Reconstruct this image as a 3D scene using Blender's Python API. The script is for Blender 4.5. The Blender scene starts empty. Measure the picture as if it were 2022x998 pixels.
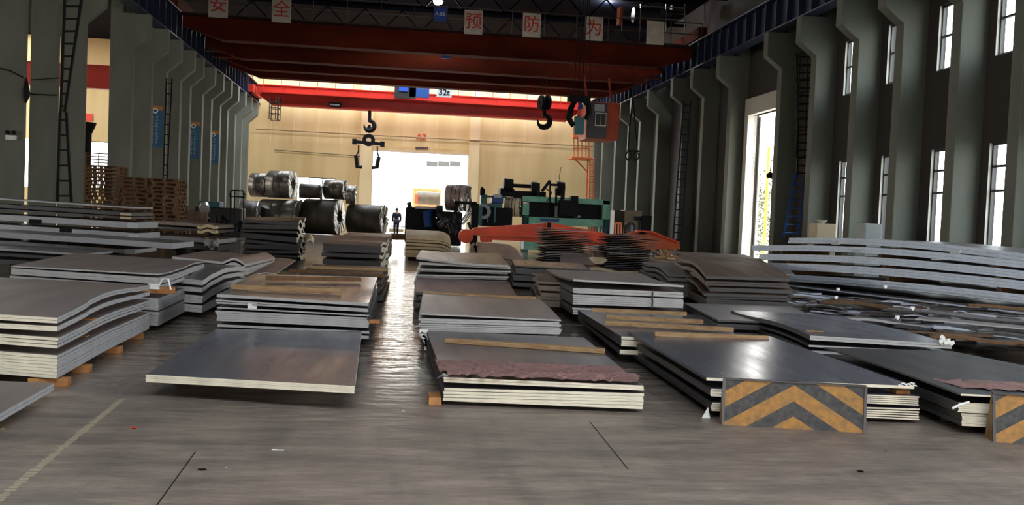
import bpy, bmesh, math, random
from mathutils import Vector, Matrix
random.seed(7)
S = bpy.context.scene
COL = S.collection
PI = math.pi

# ------------------------------------------------------------------ camera
FPX, CX, CY, EYE = 1850.0, 1011.0, 499.0, 1.5
YAW, PITCH, ROLL = math.radians(7.207), math.radians(2.144), math.radians(2.4)
fwd = Vector((math.sin(YAW)*math.cos(PITCH), math.cos(YAW)*math.cos(PITCH), -math.sin(PITCH)))
rt0 = Vector((math.cos(YAW), -math.sin(YAW), 0))
up0 = rt0.cross(fwd)
RT = rt0*math.cos(ROLL) + up0*math.sin(ROLL)
UP = up0*math.cos(ROLL) - rt0*math.sin(ROLL)
cam_data = bpy.data.cameras.new('camera')
cam_data.sensor_width = 36.0
cam_data.lens = 36.0*FPX/2022.0
cam_data.clip_end = 500
cam = bpy.data.objects.new('camera', cam_data)
COL.objects.link(cam)
m = Matrix((RT, UP, -fwd)).transposed().to_4x4()
m.translation = (0, 0, EYE)
cam.matrix_world = m
S.camera = cam

def ray(px, py):
    return RT*((px-CX)/FPX) - UP*((py-CY)/FPX) + fwd
def G(px, py, z=0.0):          # a point of the level z seen at a pixel
    d = ray(px, py); t = (z-EYE)/d.z
    return Vector((0, 0, EYE)) + d*t
def P(px, py, Y):              # a point of the cross-section Y of the hall
    d = ray(px, py); return Vector((0, 0, EYE)) + d*(Y/d.y)
def PX(px, py, X):             # a point of a long wall X
    d = ray(px, py); return Vector((0, 0, EYE)) + d*(X/d.x)

# ------------------------------------------------------------------ light and view
S.view_settings.view_transform = 'Standard'
S.view_settings.look = 'None'
S.view_settings.gamma = 1.0
S.view_settings.use_curve_mapping = False
S.view_settings.exposure = 0.5
S.cycles.use_denoising = True
S.cycles.max_bounces = 8
S.cycles.diffuse_bounces = 4
S.cycles.glossy_bounces = 4
S.cycles.transparent_max_bounces = 12
S.cycles.caustics_reflective = False
S.cycles.caustics_refractive = False
S.cycles.sample_clamp_indirect = 6.0

w = bpy.data.worlds.new('sky'); S.world = w; w.use_nodes = True
nt = w.node_tree; nt.nodes.clear()
out = nt.nodes.new('ShaderNodeOutputWorld'); bg = nt.nodes.new('ShaderNodeBackground')
tc = nt.nodes.new('ShaderNodeTexCoord'); sep = nt.nodes.new('ShaderNodeSeparateXYZ'); rmp = nt.nodes.new('ShaderNodeValToRGB')
rmp.color_ramp.elements[0].position = 0.0; rmp.color_ramp.elements[0].color = (1.0, .95, .86, 1)
rmp.color_ramp.elements[1].position = 0.5; rmp.color_ramp.elements[1].color = (.84, .92, 1.0, 1)
nt.links.new(tc.outputs['Generated'], sep.inputs[0]); nt.links.new(sep.outputs['Z'], rmp.inputs[0])
nt.links.new(rmp.outputs[0], bg.inputs['Color']); bg.inputs['Strength'].default_value = 7.0
nt.links.new(bg.outputs[0], out.inputs[0])

def portal(loc, rot, sx, sy):
    d = bpy.data.lights.new('daylight_portal', 'AREA'); d.shape = 'RECTANGLE'; d.size = sx; d.size_y = sy
    d.cycles.is_portal = True
    o = bpy.data.objects.new('daylight_portal', d); o.location = loc; o.rotation_euler = rot; COL.objects.link(o)

# ------------------------------------------------------------------ materials
def mat(name, color, rough=.6, metal=0.0, noise=None, bump=None, emit=None, spec=None, rmix=None):
    """noise=(scale, (r,g,b), stretch) mixes a second colour; bump=(scale, strength, stretch)"""
    M = bpy.data.materials.new(name); M.use_nodes = True
    n = M.node_tree; b = n.nodes['Principled BSDF']
    b.inputs['Base Color'].default_value = (*color, 1)
    b.inputs['Roughness'].default_value = rough; b.inputs['Metallic'].default_value = metal
    if spec is not None: b.inputs['Specular IOR Level'].default_value = spec
    if emit: b.inputs['Emission Color'].default_value = (*emit[0], 1); b.inputs['Emission Strength'].default_value = emit[1]
    def nz(scale, stretch, detail=6):
        t = n.nodes.new('ShaderNodeTexCoord'); mp = n.nodes.new('ShaderNodeMapping'); x = n.nodes.new('ShaderNodeTexNoise')
        mp.inputs['Scale'].default_value = stretch; x.inputs['Scale'].default_value = scale; x.inputs['Detail'].default_value = detail
        n.links.new(t.outputs['Object'], mp.inputs[0]); n.links.new(mp.outputs[0], x.inputs[0]); return x
    if noise:
        x = nz(noise[0], noise[2] if len(noise) > 2 else (1, 1, 1))
        r = n.nodes.new('ShaderNodeValToRGB'); r.color_ramp.elements[0].position = .38; r.color_ramp.elements[1].position = .66
        r.color_ramp.elements[0].color = (*color, 1); r.color_ramp.elements[1].color = (*noise[1], 1)
        n.links.new(x.outputs[0], r.inputs[0]); n.links.new(r.outputs[0], b.inputs['Base Color'])
        if rmix:
            mr = n.nodes.new('ShaderNodeMapRange'); mr.inputs[1].default_value = .35; mr.inputs[2].default_value = .65
            mr.inputs[3].default_value = rmix[0]; mr.inputs[4].default_value = rmix[1]
            n.links.new(x.outputs[0], mr.inputs[0]); n.links.new(mr.outputs[0], b.inputs['Roughness'])
    if bump:
        x = nz(bump[0], bump[2] if len(bump) > 2 else (1, 1, 1)); bp = n.nodes.new('ShaderNodeBump')
        bp.inputs['Strength'].default_value = bump[1]; bp.inputs['Distance'].default_value = .02
        n.links.new(x.outputs[0], bp.inputs['Height']); n.links.new(bp.outputs[0], b.inputs['Normal'])
    return M

M = {}
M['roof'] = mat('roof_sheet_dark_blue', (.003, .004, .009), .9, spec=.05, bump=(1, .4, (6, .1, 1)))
M['column'] = mat('column_grey_green_paint', (.135, .143, .115), .7, noise=(1.3, (.105, .112, .09), (1, 1, .35)), bump=(14, .12))
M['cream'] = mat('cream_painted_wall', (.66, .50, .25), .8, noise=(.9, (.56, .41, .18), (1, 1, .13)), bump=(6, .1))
M['cream_light'] = mat('pale_cream_pilaster', (.76, .62, .36), .8, noise=(.9, (.66, .52, .28), (1, 1, .15)))
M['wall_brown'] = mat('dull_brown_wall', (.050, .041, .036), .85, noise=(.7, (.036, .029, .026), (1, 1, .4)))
M['reveal'] = mat('pale_reveal', (.55, .52, .46), .8)
M['blue_steel'] = mat('blue_painted_steel', (.006, .013, .042), .5)
M['frame_dark'] = mat('dark_window_frame', (.03, .028, .026), .5)
M['black'] = mat('black_greasy_iron', (.008, .008, .009), .6, spec=.15, bump=(20, .2))
M['dark_iron'] = mat('dark_iron', (.035, .033, .033), .5, .4)
M['orange_crane'] = mat('orange_brown_crane_paint', (.11, .014, .003), .8, spec=.12, noise=(1.2, (.055, .007, .002), (.3, 1, 1)))
M['cab_orange'] = mat('cab_orange_paint', (.52, .075, .015), .5, noise=(1.5, (.36, .05, .012)))
M['pipe_brown'] = mat('brown_pipe_paint', (.30, .2, .1), .7)
M['red_crane'] = mat('red_crane_paint', (.50, .022, .008), .45, noise=(1.5, (.38, .017, .007), (.3, 1, 1)))
M['orange'] = mat('bright_orange_paint', (.95, .085, .015), .45, noise=(2, (.75, .06, .015)))
M['orange_dull'] = mat('faded_orange_paint', (.75, .17, .05), .55, noise=(2, (.55, .12, .04)))
M['green'] = mat('pale_green_machine_paint', (.21, .52, .38), .5, noise=(3, (.15, .40, .29)))
M['teal'] = mat('teal_machine_paint', (.03, .13, .15), .5)
M['blue'] = mat('blue_paint', (.01, .06, .24), .5)
M['blue_sign'] = mat('blue_sign', (.015, .07, .42), .5)
M['white_sign'] = mat('white_sign_card', (.62, .56, .49), .8, noise=(2.5, (.45, .38, .32)))
M['white'] = mat('white_paint', (.75, .74, .7), .6)
M['label'] = mat('white_paper_label', (.8, .8, .76), .8)
M['red_text'] = mat('red_lettering', (.55, .03, .02), .6)
M['dark_text'] = mat('dark_lettering', (.04, .03, .09), .6)
M['banner'] = mat('blue_banner', (.006, .07, .17), .5, noise=(1.2, (.012, .15, .30), (1, 1, .5)))
M['banner_top'] = mat('ochre_banner_band', (.45, .2, .04), .6)
M['wood'] = mat('raw_pine', (.42, .27, .135), .8, noise=(3, (.27, .15, .065), (1, 12, 12)), bump=(6, .25, (1, 15, 15)))
M['wood_y'] = mat('raw_pine_lengthwise', (.50, .29, .12), .75, noise=(3, (.34, .17, .06), (12, 1, 12)))
M['wood_orange'] = mat('orange_pine_block', (.50, .235, .075), .7, noise=(8, (.34, .14, .045)))
M['wood_dark'] = mat('weathered_pallet_wood', (.17, .085, .035), .8, noise=(4, (.10, .05, .02), (6, 6, 1)))
M['wood_under'] = mat('shade_dark_skid_wood', (.07, .05, .035), .85, noise=(4, (.045, .03, .02), (6, 6, 1)))  # skid wood coloured near-black to stand in for the shade under the stacks
M['paper'] = mat('red_brown_kraft_paper', (.30, .165, .145), .75, noise=(2.5, (.23, .12, .11)), bump=(5, .5))
M['paper_tan'] = mat('tan_paper', (.5, .4, .25), .8)
M['coil'] = mat('coil_steel', (.17, .15, .12), .32, .5, noise=(2, (.11, .098, .08), (1, 5, 5)))
M['coil_dark'] = mat('coil_wrapped_brown', (.075, .06, .045), .5, .3, noise=(2, (.05, .04, .03)))
M['foil'] = mat('crumpled_end_wrap', (.36, .35, .31), .3, .7, noise=(7, (.12, .11, .10)), bump=(14, 1.0, (1, 3, 1)))
M['strap'] = mat('strapping', (.02, .02, .02), .5, .4)
M['skin'] = mat('skin', (.45, .26, .18), .6)
M['navy_cloth'] = mat('navy_work_cloth', (.025, .022, .05), .85)
M['hair'] = mat('black_hair', (.01, .01, .01), .7)
M['glass_dark'] = mat('dark_cab_glass', (.06, .07, .07), .15, 0)
M['lamp'] = mat('lamp_lens', (1, 1, 1), .5, emit=((.9, .97, 1.0), 30))
M['leaf'] = mat('hedge_leaves', (.16, .19, .08), .8, noise=(4, (.30, .30, .2)))
M['concrete_out'] = mat('outside_paving', (.55, .52, .47), .9)
M['out_wall'] = mat('outside_white_wall', (.8, .78, .72), .9)
M['yellow'] = mat('yellow_pipe_paint', (.75, .5, .05), .5)
M['red_plastic'] = mat('red_plastic', (.7, .05, .03), .5)
M['silver'] = mat('bright_drum_steel', (.6, .6, .58), .3, .9)
M['cabinet'] = mat('pale_cabinet_paint', (.42, .47, .48), .6)
M['cream_box'] = mat('cream_cabinet_paint', (.6, .5, .33), .6)

def steel(name, c, rough, metal, c2=None, patch=0.35):
    c2 = c2 or tuple(v*.9 for v in c)
    return mat(name, c, rough, metal, noise=(1.1, c2, (3.5, .5, 1)), rmix=(rough-patch*.08, rough+patch*.12), bump=(1.6, .035, (1.6, .6, 1)))
M['st_blue'] = steel('blue_grey_cold_steel', (.22, .225, .28), .24, .60)
M['st_grey'] = steel('grey_steel', (.25, .235, .245), .36, .55)
M['st_pale'] = steel('pale_grey_steel', (.33, .30, .305), .40, .5)
M['st_brown'] = steel('brownish_grey_steel', (.30, .25, .225), .5, .35)
M['st_pink'] = steel('pinkish_grey_steel', (.36, .26, .235), .5, .4)
M['st_dark'] = steel('dark_steel', (.075, .07, .075), .4, .6)
M['st_rust'] = steel('rust_tinged_steel', (.21, .135, .095), .55, .35, (.14, .085, .06))
M['st_cream'] = steel('cream_coated_steel', (.64, .48, .27), .5, .1)
def edge(name, c, r=.5, mtl=.25):
    return mat(name, c, r, mtl, noise=(9, tuple(v*.72 for v in c), (1, 1, 14)))
M['ed_white'] = edge('lit_sheared_edge', (.90, .82, .64), .6, .0)  # pale cut steel, whitened further for the light falling on the plate edges
M['ed_grey'] = edge('grey_sheared_edge', (.52, .51, .50), .6, .05)
M['ed_side'] = edge('side_edge', (.42, .43, .46))
M['ed_blue'] = edge('bluish_edge', (.72, .80, .93), .6, .0)
M['ed_dark'] = edge('dark_edge', (.09, .085, .085))
M['ed_brown'] = edge('brown_edge', (.24, .19, .15))

def glass():
    g = bpy.data.materials.new('window_glass'); g.use_nodes = True; n = g.node_tree; n.nodes.clear()
    o = n.nodes.new('ShaderNodeOutputMaterial'); mx = n.nodes.new('ShaderNodeMixShader')
    t = n.nodes.new('ShaderNodeBsdfTransparent'); gl = n.nodes.new('ShaderNodeBsdfGlossy'); lw = n.nodes.new('ShaderNodeLayerWeight')
    t.inputs[0].default_value = (.86, .9, .92, 1); gl.inputs['Roughness'].default_value = .05; lw.inputs[0].default_value = .2
    pw = n.nodes.new('ShaderNodeMath'); pw.operation = 'POWER'; pw.inputs[1].default_value = 5; n.links.new(lw.outputs['Facing'], pw.inputs[0]); n.links.new(pw.outputs[0], mx.inputs[0]); n.links.new(t.outputs[0], mx.inputs[1]); n.links.new(gl.outputs[0], mx.inputs[2])
    n.links.new(mx.outputs[0], o.inputs[0]); return g
M['glass'] = glass()

def floor_mat():
    g = bpy.data.materials.new('worn_concrete_floor'); g.use_nodes = True; n = g.node_tree; L = n.links.new
    b = n.nodes['Principled BSDF']
    t = n.nodes.new('ShaderNodeTexCoord')
    def noise(scale, st, det=8, rough=.6):
        mp = n.nodes.new('ShaderNodeMapping'); mp.inputs['Scale'].default_value = st
        x = n.nodes.new('ShaderNodeTexNoise'); x.inputs['Scale'].default_value = scale; x.inputs['Detail'].default_value = det; x.inputs['Roughness'].default_value = rough
        L(t.outputs['Object'], mp.inputs[0]); L(mp.outputs[0], x.inputs[0]); return x
    def ramp(src, stops):
        r = n.nodes.new('ShaderNodeValToRGB'); e = r.color_ramp.elements
        while len(e) < len(stops): e.new(.5)
        for k, (p, c) in enumerate(stops): e[k].position = p; e[k].color = (*c, 1)
        L(src, r.inputs[0]); return r
    def mix(a, bb, f, mode='MIX'):
        x = n.nodes.new('ShaderNodeMix'); x.data_type = 'RGBA'; x.blend_type = mode
        if isinstance(f, float): x.inputs[0].default_value = f
        else: L(f, x.inputs[0])
        L(a, x.inputs[6]); L(bb, x.inputs[7]); return x.outputs[2]
    big = ramp(noise(.35, (1, .7, 1)).outputs[0], [(.3, (.27, .215, .175)), (.55, (.33, .27, .22)), (.8, (.24, .20, .175))])
    smear = ramp(noise(1.9, (.6, 2.2, 1), 12, .72).outputs[0], [(.40, (.62, .62, .64)), (.62, (1.04, 1.02, 1.0))])
    fine = ramp(noise(14, (.5, 2.2, 1), 8, .75).outputs[0], [(.35, (.78, .78, .78)), (.65, (1.1, 1.1, 1.1))])
    tyre = ramp(noise(1.1, (2.8, .25, 1), 9, .7).outputs[0], [(.5, (1, 1, 1)), (.68, (.66, .66, .68))])
    c = mix(big.outputs[0], smear.outputs[0], 1.0, 'MULTIPLY'); c = mix(c, fine.outputs[0], 1.0, 'MULTIPLY'); c = mix(c, tyre.outputs[0], .7, 'MULTIPLY')
    L(c, b.inputs['Base Color'])
    # polished, slightly wet-looking concrete along the aisles, dusty in the open strip nearest the south door
    sp = n.nodes.new('ShaderNodeSeparateXYZ'); L(t.outputs['Object'], sp.inputs[0])
    mr = n.nodes.new('ShaderNodeMapRange'); mr.inputs[1].default_value = 5.5; mr.inputs[2].default_value = 9.5; mr.inputs[3].default_value = .55; mr.inputs[4].default_value = .11
    L(sp.outputs['Y'], mr.inputs[0])
    rr = n.nodes.new('ShaderNodeMath'); rr.operation = 'MULTIPLY_ADD'; rr.inputs[1].default_value = .16; L(noise(1.5, (1, 1, 1)).outputs[0], rr.inputs[0])
    sub = n.nodes.new('ShaderNodeMath'); sub.operation = 'SUBTRACT'; sub.inputs[1].default_value = .08; L(mr.outputs[0], sub.inputs[0]); L(sub.outputs[0], rr.inputs[2])
    L(rr.outputs[0], b.inputs['Roughness'])
    bp = n.nodes.new('ShaderNodeBump'); bp.inputs['Strength'].default_value = 1.0; bp.inputs['Distance'].default_value = .03; b.inputs['Specular IOR Level'].default_value = .38
    L(noise(3.2, (.6, 1.5, 1), 4, .5).outputs[0], bp.inputs['Height']); L(bp.outputs[0], b.inputs['Normal'])
    return g
M['floor'] = floor_mat()

def hazard_mat():
    """yellow and black chevrons, point up, across a board 1.05 m wide (object x from -.525 to .525)"""
    g = bpy.data.materials.new('yellow_black_chevrons'); g.use_nodes = True; n = g.node_tree; L = n.links.new; b = n.nodes['Principled BSDF']
    t = n.nodes.new('ShaderNodeTexCoord'); sp = n.nodes.new('ShaderNodeSeparateXYZ'); L(t.outputs['Object'], sp.inputs[0])
    def mth(op, a, c=None):
        x = n.nodes.new('ShaderNodeMath'); x.operation = op
        for k, v in enumerate((a, c)):
            if v is None: continue
            if isinstance(v, (int, float)): x.inputs[k].default_value = v
            else: L(v, x.inputs[k])
        return x.outputs[0]
    ax = mth('ABSOLUTE', sp.outputs['X'])
    v = mth('ADD', mth('ADD', mth('MULTIPLY', ax, .60), sp.outputs['Z']), .028)
    fr = mth('FRACT', mth('DIVIDE', v, .233))
    st = mth('GREATER_THAN', fr, .52)
    nz = n.nodes.new('ShaderNodeTexNoise'); nz.inputs['Scale'].default_value = 22; nz.inputs['Detail'].default_value = 8; L(t.outputs['Object'], nz.inputs[0])
    r1 = n.nodes.new('ShaderNodeValToRGB'); r1.color_ramp.elements[0].position = .35; r1.color_ramp.elements[1].position = .7
    r1.color_ramp.elements[0].color = (.44, .20, .03, 1); r1.color_ramp.elements[1].color = (.22, .12, .04, 1)
    L(nz.outputs[0], r1.inputs[0])
    r2 = n.nodes.new('ShaderNodeValToRGB'); r2.color_ramp.elements[0].position = .4; r2.color_ramp.elements[1].position = .75
    r2.color_ramp.elements[0].color = (.025, .026, .03, 1); r2.color_ramp.elements[1].color = (.08, .07, .06, 1)
    L(nz.outputs[0], r2.inputs[0])
    x = n.nodes.new('ShaderNodeMix'); x.data_type = 'RGBA'; L(st, x.inputs[0]); L(r1.outputs[0], x.inputs[6]); L(r2.outputs[0], x.inputs[7]); L(x.outputs[2], b.inputs['Base Color'])
    b.inputs['Roughness'].default_value = .55
    return g
M['hazard'] = hazard_mat()
M['hazard_side'] = mat('worn_yellow_paint', (.40, .22, .05), .6, noise=(6, (.24, .14, .06)))

# ------------------------------------------------------------------ mesh helpers
class MB:
    def __init__(s): s.v = []; s.f = []; s.mi = []; s.sm = []
    def add(s, vs, fs, mi=0, smooth=False):
        o = len(s.v); s.v += [Vector(v) for v in vs]
        for f in fs: s.f.append([i+o for i in f]); s.mi.append(mi); s.sm.append(smooth)
        return s
    def box(s, c, d, rz=0, mi=0, R=None):
        c = Vector(c); R = R or Matrix.Rotation(rz, 3, 'Z')
        vs = [c + R @ Vector((x*d[0]/2, y*d[1]/2, z*d[2]/2)) for x in (-1, 1) for y in (-1, 1) for z in (-1, 1)]
        return s.add(vs, [(0, 1, 3, 2), (4, 6, 7, 5), (0, 4, 5, 1), (2, 3, 7, 6), (0, 2, 6, 4), (1, 5, 7, 3)], mi)
    def bar(s, a, b, wd, ht=None, mi=0):
        a = Vector(a); b = Vector(b); d = b-a; L = d.length
        if L < 1e-6: return s
        q = d.to_track_quat('X', 'Z').to_matrix()
        return s.box((a+b)/2, (L, wd, ht or wd), R=q, mi=mi)
    def tube(s, pts, r, n=10, mi=0, cap=True):
        pts = [Vector(p) for p in pts]; rings = []
        for i, p in enumerate(pts):
            d = (pts[min(i+1, len(pts)-1)] - pts[max(i-1, 0)]).normalized()
            a = d.orthogonal().normalized() if i == 0 else (rings_a - d*rings_a.dot(d)).normalized()
            rings_a = a; b = d.cross(a); rr = r[i] if isinstance(r, (list, tuple)) else r
            rings.append([p + (a*math.cos(2*PI*k/n) + b*math.sin(2*PI*k/n))*rr for k in range(n)])
        vs = [v for g in rings for v in g]; fs = []
        for i in range(len(pts)-1):
            for k in range(n): fs.append((i*n+k, i*n+(k+1) % n, (i+1)*n+(k+1) % n, (i+1)*n+k))
        s.add(vs, fs, mi, True)
        if cap: s.add(rings[0], [tuple(range(n))[::-1]], mi); s.add(rings[-1], [tuple(range(n))], mi)
        return s
    def ring(s, c, ax, ro, ri, wd, n=28, mi=0, mi2=None):
        """hollow cylinder"""
        c = Vector(c); ax = Vector(ax).normalized(); a = ax.orthogonal().normalized(); b = ax.cross(a)
        vs = []
        for sgn in (-1, 1):
            for r in (ro, ri):
                vs += [c + ax*(sgn*wd/2) + (a*math.cos(2*PI*k/n)+b*math.sin(2*PI*k/n))*r for k in range(n)]
        def q(i, j, sm, m_): s.add([], [], 0); return [(i*n+k, i*n+(k+1) % n, j*n+(k+1) % n, j*n+k) for k in range(n)]
        o = len(s.v); s.v += vs
        for (i, j, sm, m_) in ((0, 2, True, mi), (1, 3, True, mi), (0, 1, False, mi2 if mi2 is not None else mi), (2, 3, False, mi2 if mi2 is not None else mi)):
            for k in range(n): s.f.append([o+i*n+k, o+i*n+(k+1) % n, o+j*n+(k+1) % n, o+j*n+k]); s.mi.append(m_); s.sm.append(sm)
        return s
    def prism(s, prof, a, b, ext, mi=0):
        """profile points (p,q) in the plane of unit vectors a,b (with origin included in prof), extruded by vector ext"""
        a = Vector(a); b = Vector(b); e = Vector(ext); n = len(prof)
        lo = [a*p + b*q for p, q in prof]; hi = [v+e for v in lo]
        fs = [tuple(range(n))[::-1], tuple(range(n, 2*n))] + [(k, (k+1) % n, n+(k+1) % n, n+k) for k in range(n)]
        return s.add(lo+hi, fs, mi)
    def build(s, name, mats, parent=None, bevel=0):
        if not isinstance(mats, (list, tuple)): mats = [mats]
        lo = Vector((min(v.x for v in s.v), min(v.y for v in s.v), min(v.z for v in s.v)))
        hi = Vector((max(v.x for v in s.v), max(v.y for v in s.v), max(v.z for v in s.v)))
        c = Vector(((lo.x+hi.x)/2, (lo.y+hi.y)/2, lo.z))
        me = bpy.data.meshes.new(name); me.from_pydata([v-c for v in s.v], [], s.f)
        for mm in mats: me.materials.append(M[mm] if isinstance(mm, str) else mm)
        for p, i, sm in zip(me.polygons, s.mi, s.sm): p.material_index = min(i, len(mats)-1); p.use_smooth = sm
        bmx = bmesh.new(); bmx.from_mesh(me); bmesh.ops.recalc_face_normals(bmx, faces=bmx.faces); bmx.to_mesh(me); bmx.free()
        o = bpy.data.objects.new(name, me); COL.objects.link(o); o.location = c
        if parent is not None:
            o.parent = parent; q = parent
            while q is not None: o.location -= q.location; q = q.parent
        if bevel:
            bv = o.modifiers.new('bevel', 'BEVEL'); bv.width = bevel; bv.segments = 2; bv.limit_method = 'ANGLE'
        return o
def wloc(o):
    v = Vector((0, 0, 0))
    while o is not None: v += o.location; o = o.parent
    return v
def tag(o, label=None, cat=None, group=None, kind=None):
    if label: o['label'] = label
    if cat: o['category'] = cat
    if group: o['group'] = group
    if kind: o['kind'] = kind
    return o
def thing(name, loc, label, cat, group=None):
    o = bpy.data.objects.new(name, None); COL.objects.link(o); o.location = loc; o.empty_display_size = .2
    return tag(o, label, cat, group)
def struct(name, mb, mats, **k):
    o = mb.build(name, mats, **k); o['kind'] = 'structure'; return o
def text_mesh(name, body, size, loc, material, parent=None, ext=.004, rot=(PI/2, 0, 0), bold=0.0):
    cu = bpy.data.curves.new(name, 'FONT'); cu.body = body; cu.size = size; cu.extrude = ext; cu.align_x = 'CENTER'; cu.align_y = 'CENTER'; cu.offset = bold
    tmp = bpy.data.objects.new('t', cu); COL.objects.link(tmp)
    bpy.context.view_layer.update()
    me = bpy.data.meshes.new_from_object(tmp.evaluated_get(bpy.context.evaluated_depsgraph_get()))
    bpy.data.objects.remove(tmp)
    me.materials.clear(); me.materials.append(M[material])
    o = bpy.data.objects.new(name, me); COL.objects.link(o); o.rotation_euler = rot; o.location = loc
    if parent is not None:
        o.parent = parent; q = parent
        while q is not None: o.location -= q.location; q = q.parent
    return o
ORD = ['first', 'second', 'third', 'fourth', 'fifth', 'sixth', 'seventh', 'eighth', 'ninth', 'tenth', 'eleventh', 'twelfth', 'thirteenth', 'fourteenth', 'fifteenth', 'sixteenth', 'seventeenth', 'eighteenth', 'nineteenth', 'twentieth', 'twenty-first', 'twenty-second', 'twenty-third', 'twenty-fourth']

# ------------------------------------------------------------------ the hall
XL, XR, XW, YF, YS, ZR = -10.2, 14.2, 14.95, 68.0, -9.0, 12.6     # left columns, right columns, right wall, far wall, south wall, roof
XN = -35.0                                                        # outer side of the neighbouring bay
struct('floor', MB().box(((XN+XW)/2, (YS+YF)/2, -.15), (XW-XN+.4, YF-YS+.4, .3)), 'floor')
f = bpy.data.objects['floor']
for v in f.data.vertices: v.co += Vector((0, 0, f.location.z))
for v in f.data.vertices: v.co.x += f.location.x; v.co.y += f.location.y
f.location = (0, 0, 0)

def wall_with_holes(name, axis, pos, thick, a0, a1, z0, z1, holes, material):
    """axis 'x': wall at x=pos running along y; axis 'y': wall at y=pos running along x. holes: (a0,a1,z0,z1)"""
    mb = MB()
    As = sorted({a0, a1, *[h[0] for h in holes], *[h[1] for h in holes]}); Zs = sorted({z0, z1, *[h[2] for h in holes], *[h[3] for h in holes]})
    for i in range(len(As)-1):
        run = None
        for j in range(len(Zs)-1):
            ca, cz = (As[i]+As[i+1])/2, (Zs[j]+Zs[j+1])/2
            solid = not any(h[0] < ca < h[1] and h[2] < cz < h[3] for h in holes)
            if solid: run = (run[0], Zs[j+1]) if run else (Zs[j], Zs[j+1])
            if (not solid or j == len(Zs)-2) and run:
                c = (ca, (run[0]+run[1])/2); d = (As[i+1]-As[i], run[1]-run[0]); run = None
                if axis == 'x': mb.box((pos+thick/2, c[0], c[1]), (abs(thick), d[0], d[1]))
                else: mb.box((c[0], pos+thick/2, c[1]), (d[0], abs(thick), d[1]))
    return struct(name, mb, material)

# far wall, its doorway, the small window left of it and the window of the neighbouring bay
DX0, DX1, DZ = -1.75, 5.15, 5.85
far_holes = [(DX0, DX1, 0, DZ), (-7.0, -4.3, 1.2, 3.75), (-21.7, -19.3, 2.2, 5.55), (-25.8, -23.2, 2.2, 5.55)]
wall_with_holes('wall_far', 'y', YF, .35, XN, XW+.35, 0, ZR, far_holes, 'cream')
# right wall
bays = [(18.1, 19.5), (20.8, 22.26), (23.4, 24.86), (26.1, 27.6), (29.0, 30.4)]
rh = []
for a, b in bays: rh += [(a, b, 1.2, 3.9), (a, b, 6.1, 7.93)]
hi_w = []
for px, py in ((1350, 121), (1319, 132), (1301, 140), (1212, 191), (1195, 197)):
    q = PX(px, py, XW); hi_w.append((q.y-.9, q.y+.9, q.z-.35, q.z+.55))
hi_w = sorted(hi_w); keep = []
for h in hi_w:
    if not keep or h[0] > keep[-1][1]+.3: keep.append(h)
hi_w = keep
RD = (35.3, 38.4, 0, 6.25)
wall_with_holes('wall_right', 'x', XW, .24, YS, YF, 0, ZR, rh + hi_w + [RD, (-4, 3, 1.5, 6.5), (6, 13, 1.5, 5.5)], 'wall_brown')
wall_with_holes('wall_left', 'x', XN, -.3, YS, YF, 0, ZR, [(5, 30, 2, 6), (50, 64, 2, 7)], 'cream')
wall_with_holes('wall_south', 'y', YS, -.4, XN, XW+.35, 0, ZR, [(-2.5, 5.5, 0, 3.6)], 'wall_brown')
# roof: skylight strips at the far end, one added behind the camera for light
sky = [(-7, 11.0, -8.0, -2.0), (-9.5, 13.8, 58.3, 67.8), (-33, -25, 56, 67.5), (-15, -11.2, 58.3, 67.8)]
mb = MB(); Xs = sorted({XN, XW+.35, *[s_[0] for s_ in sky], *[s_[1] for s_ in sky]}); Ys = sorted({YS, YF+.35, *[s_[2] for s_ in sky], *[s_[3] for s_ in sky]})
for i in range(len(Xs)-1):
    for j in range(len(Ys)-1):
        cx, cy = (Xs[i]+Xs[i+1])/2, (Ys[j]+Ys[j+1])/2
        if not any(s_[0] < cx < s_[1] and s_[2] < cy < s_[3] for s_ in sky):
            mb.box((cx, cy, ZR+.1), (Xs[i+1]-Xs[i], Ys[j+1]-Ys[j], .2))
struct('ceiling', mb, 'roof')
mb = MB()
for y in (34, 40, 46, 52, 58.1):
    mb.box((2, y, ZR-.05), (24.2, .18, .12)); mb.box((2, y, ZR-1.15), (24.2, .16, .12))
    for k in range(12):
        x0 = -10+k*2; mb.bar((x0, y, ZR-.1), (x0+1, y, ZR-1.15), .07); mb.bar((x0+1, y, ZR-1.15), (x0+2, y, ZR-.1), .07)
struct('trim_1', mb, 'roof')
for x0, x1, y0, y1 in sky: portal(((x0+x1)/2, (y0+y1)/2, ZR+.22), (0, 0, 0), x1-x0, y1-y0)
portal(((DX0+DX1)/2, YF+.36, DZ/2), (-PI/2, 0, 0), DX1-DX0, DZ)
portal((1.5, YS-.42, 1.8), (PI/2, 0, 0), 8, 3.6)
for a, b, z0, z1 in [*rh, RD, (-4, 3, 1.5, 6.5), (6, 13, 1.5, 5.5)]:
    portal((XW+.26, (a+b)/2, (z0+z1)/2), (0, PI/2, 0), z1-z0, b-a)
portal((-20.5, YF+.36, 3.9), (-PI/2, 0, 0), 2.4, 3.3)

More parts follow.
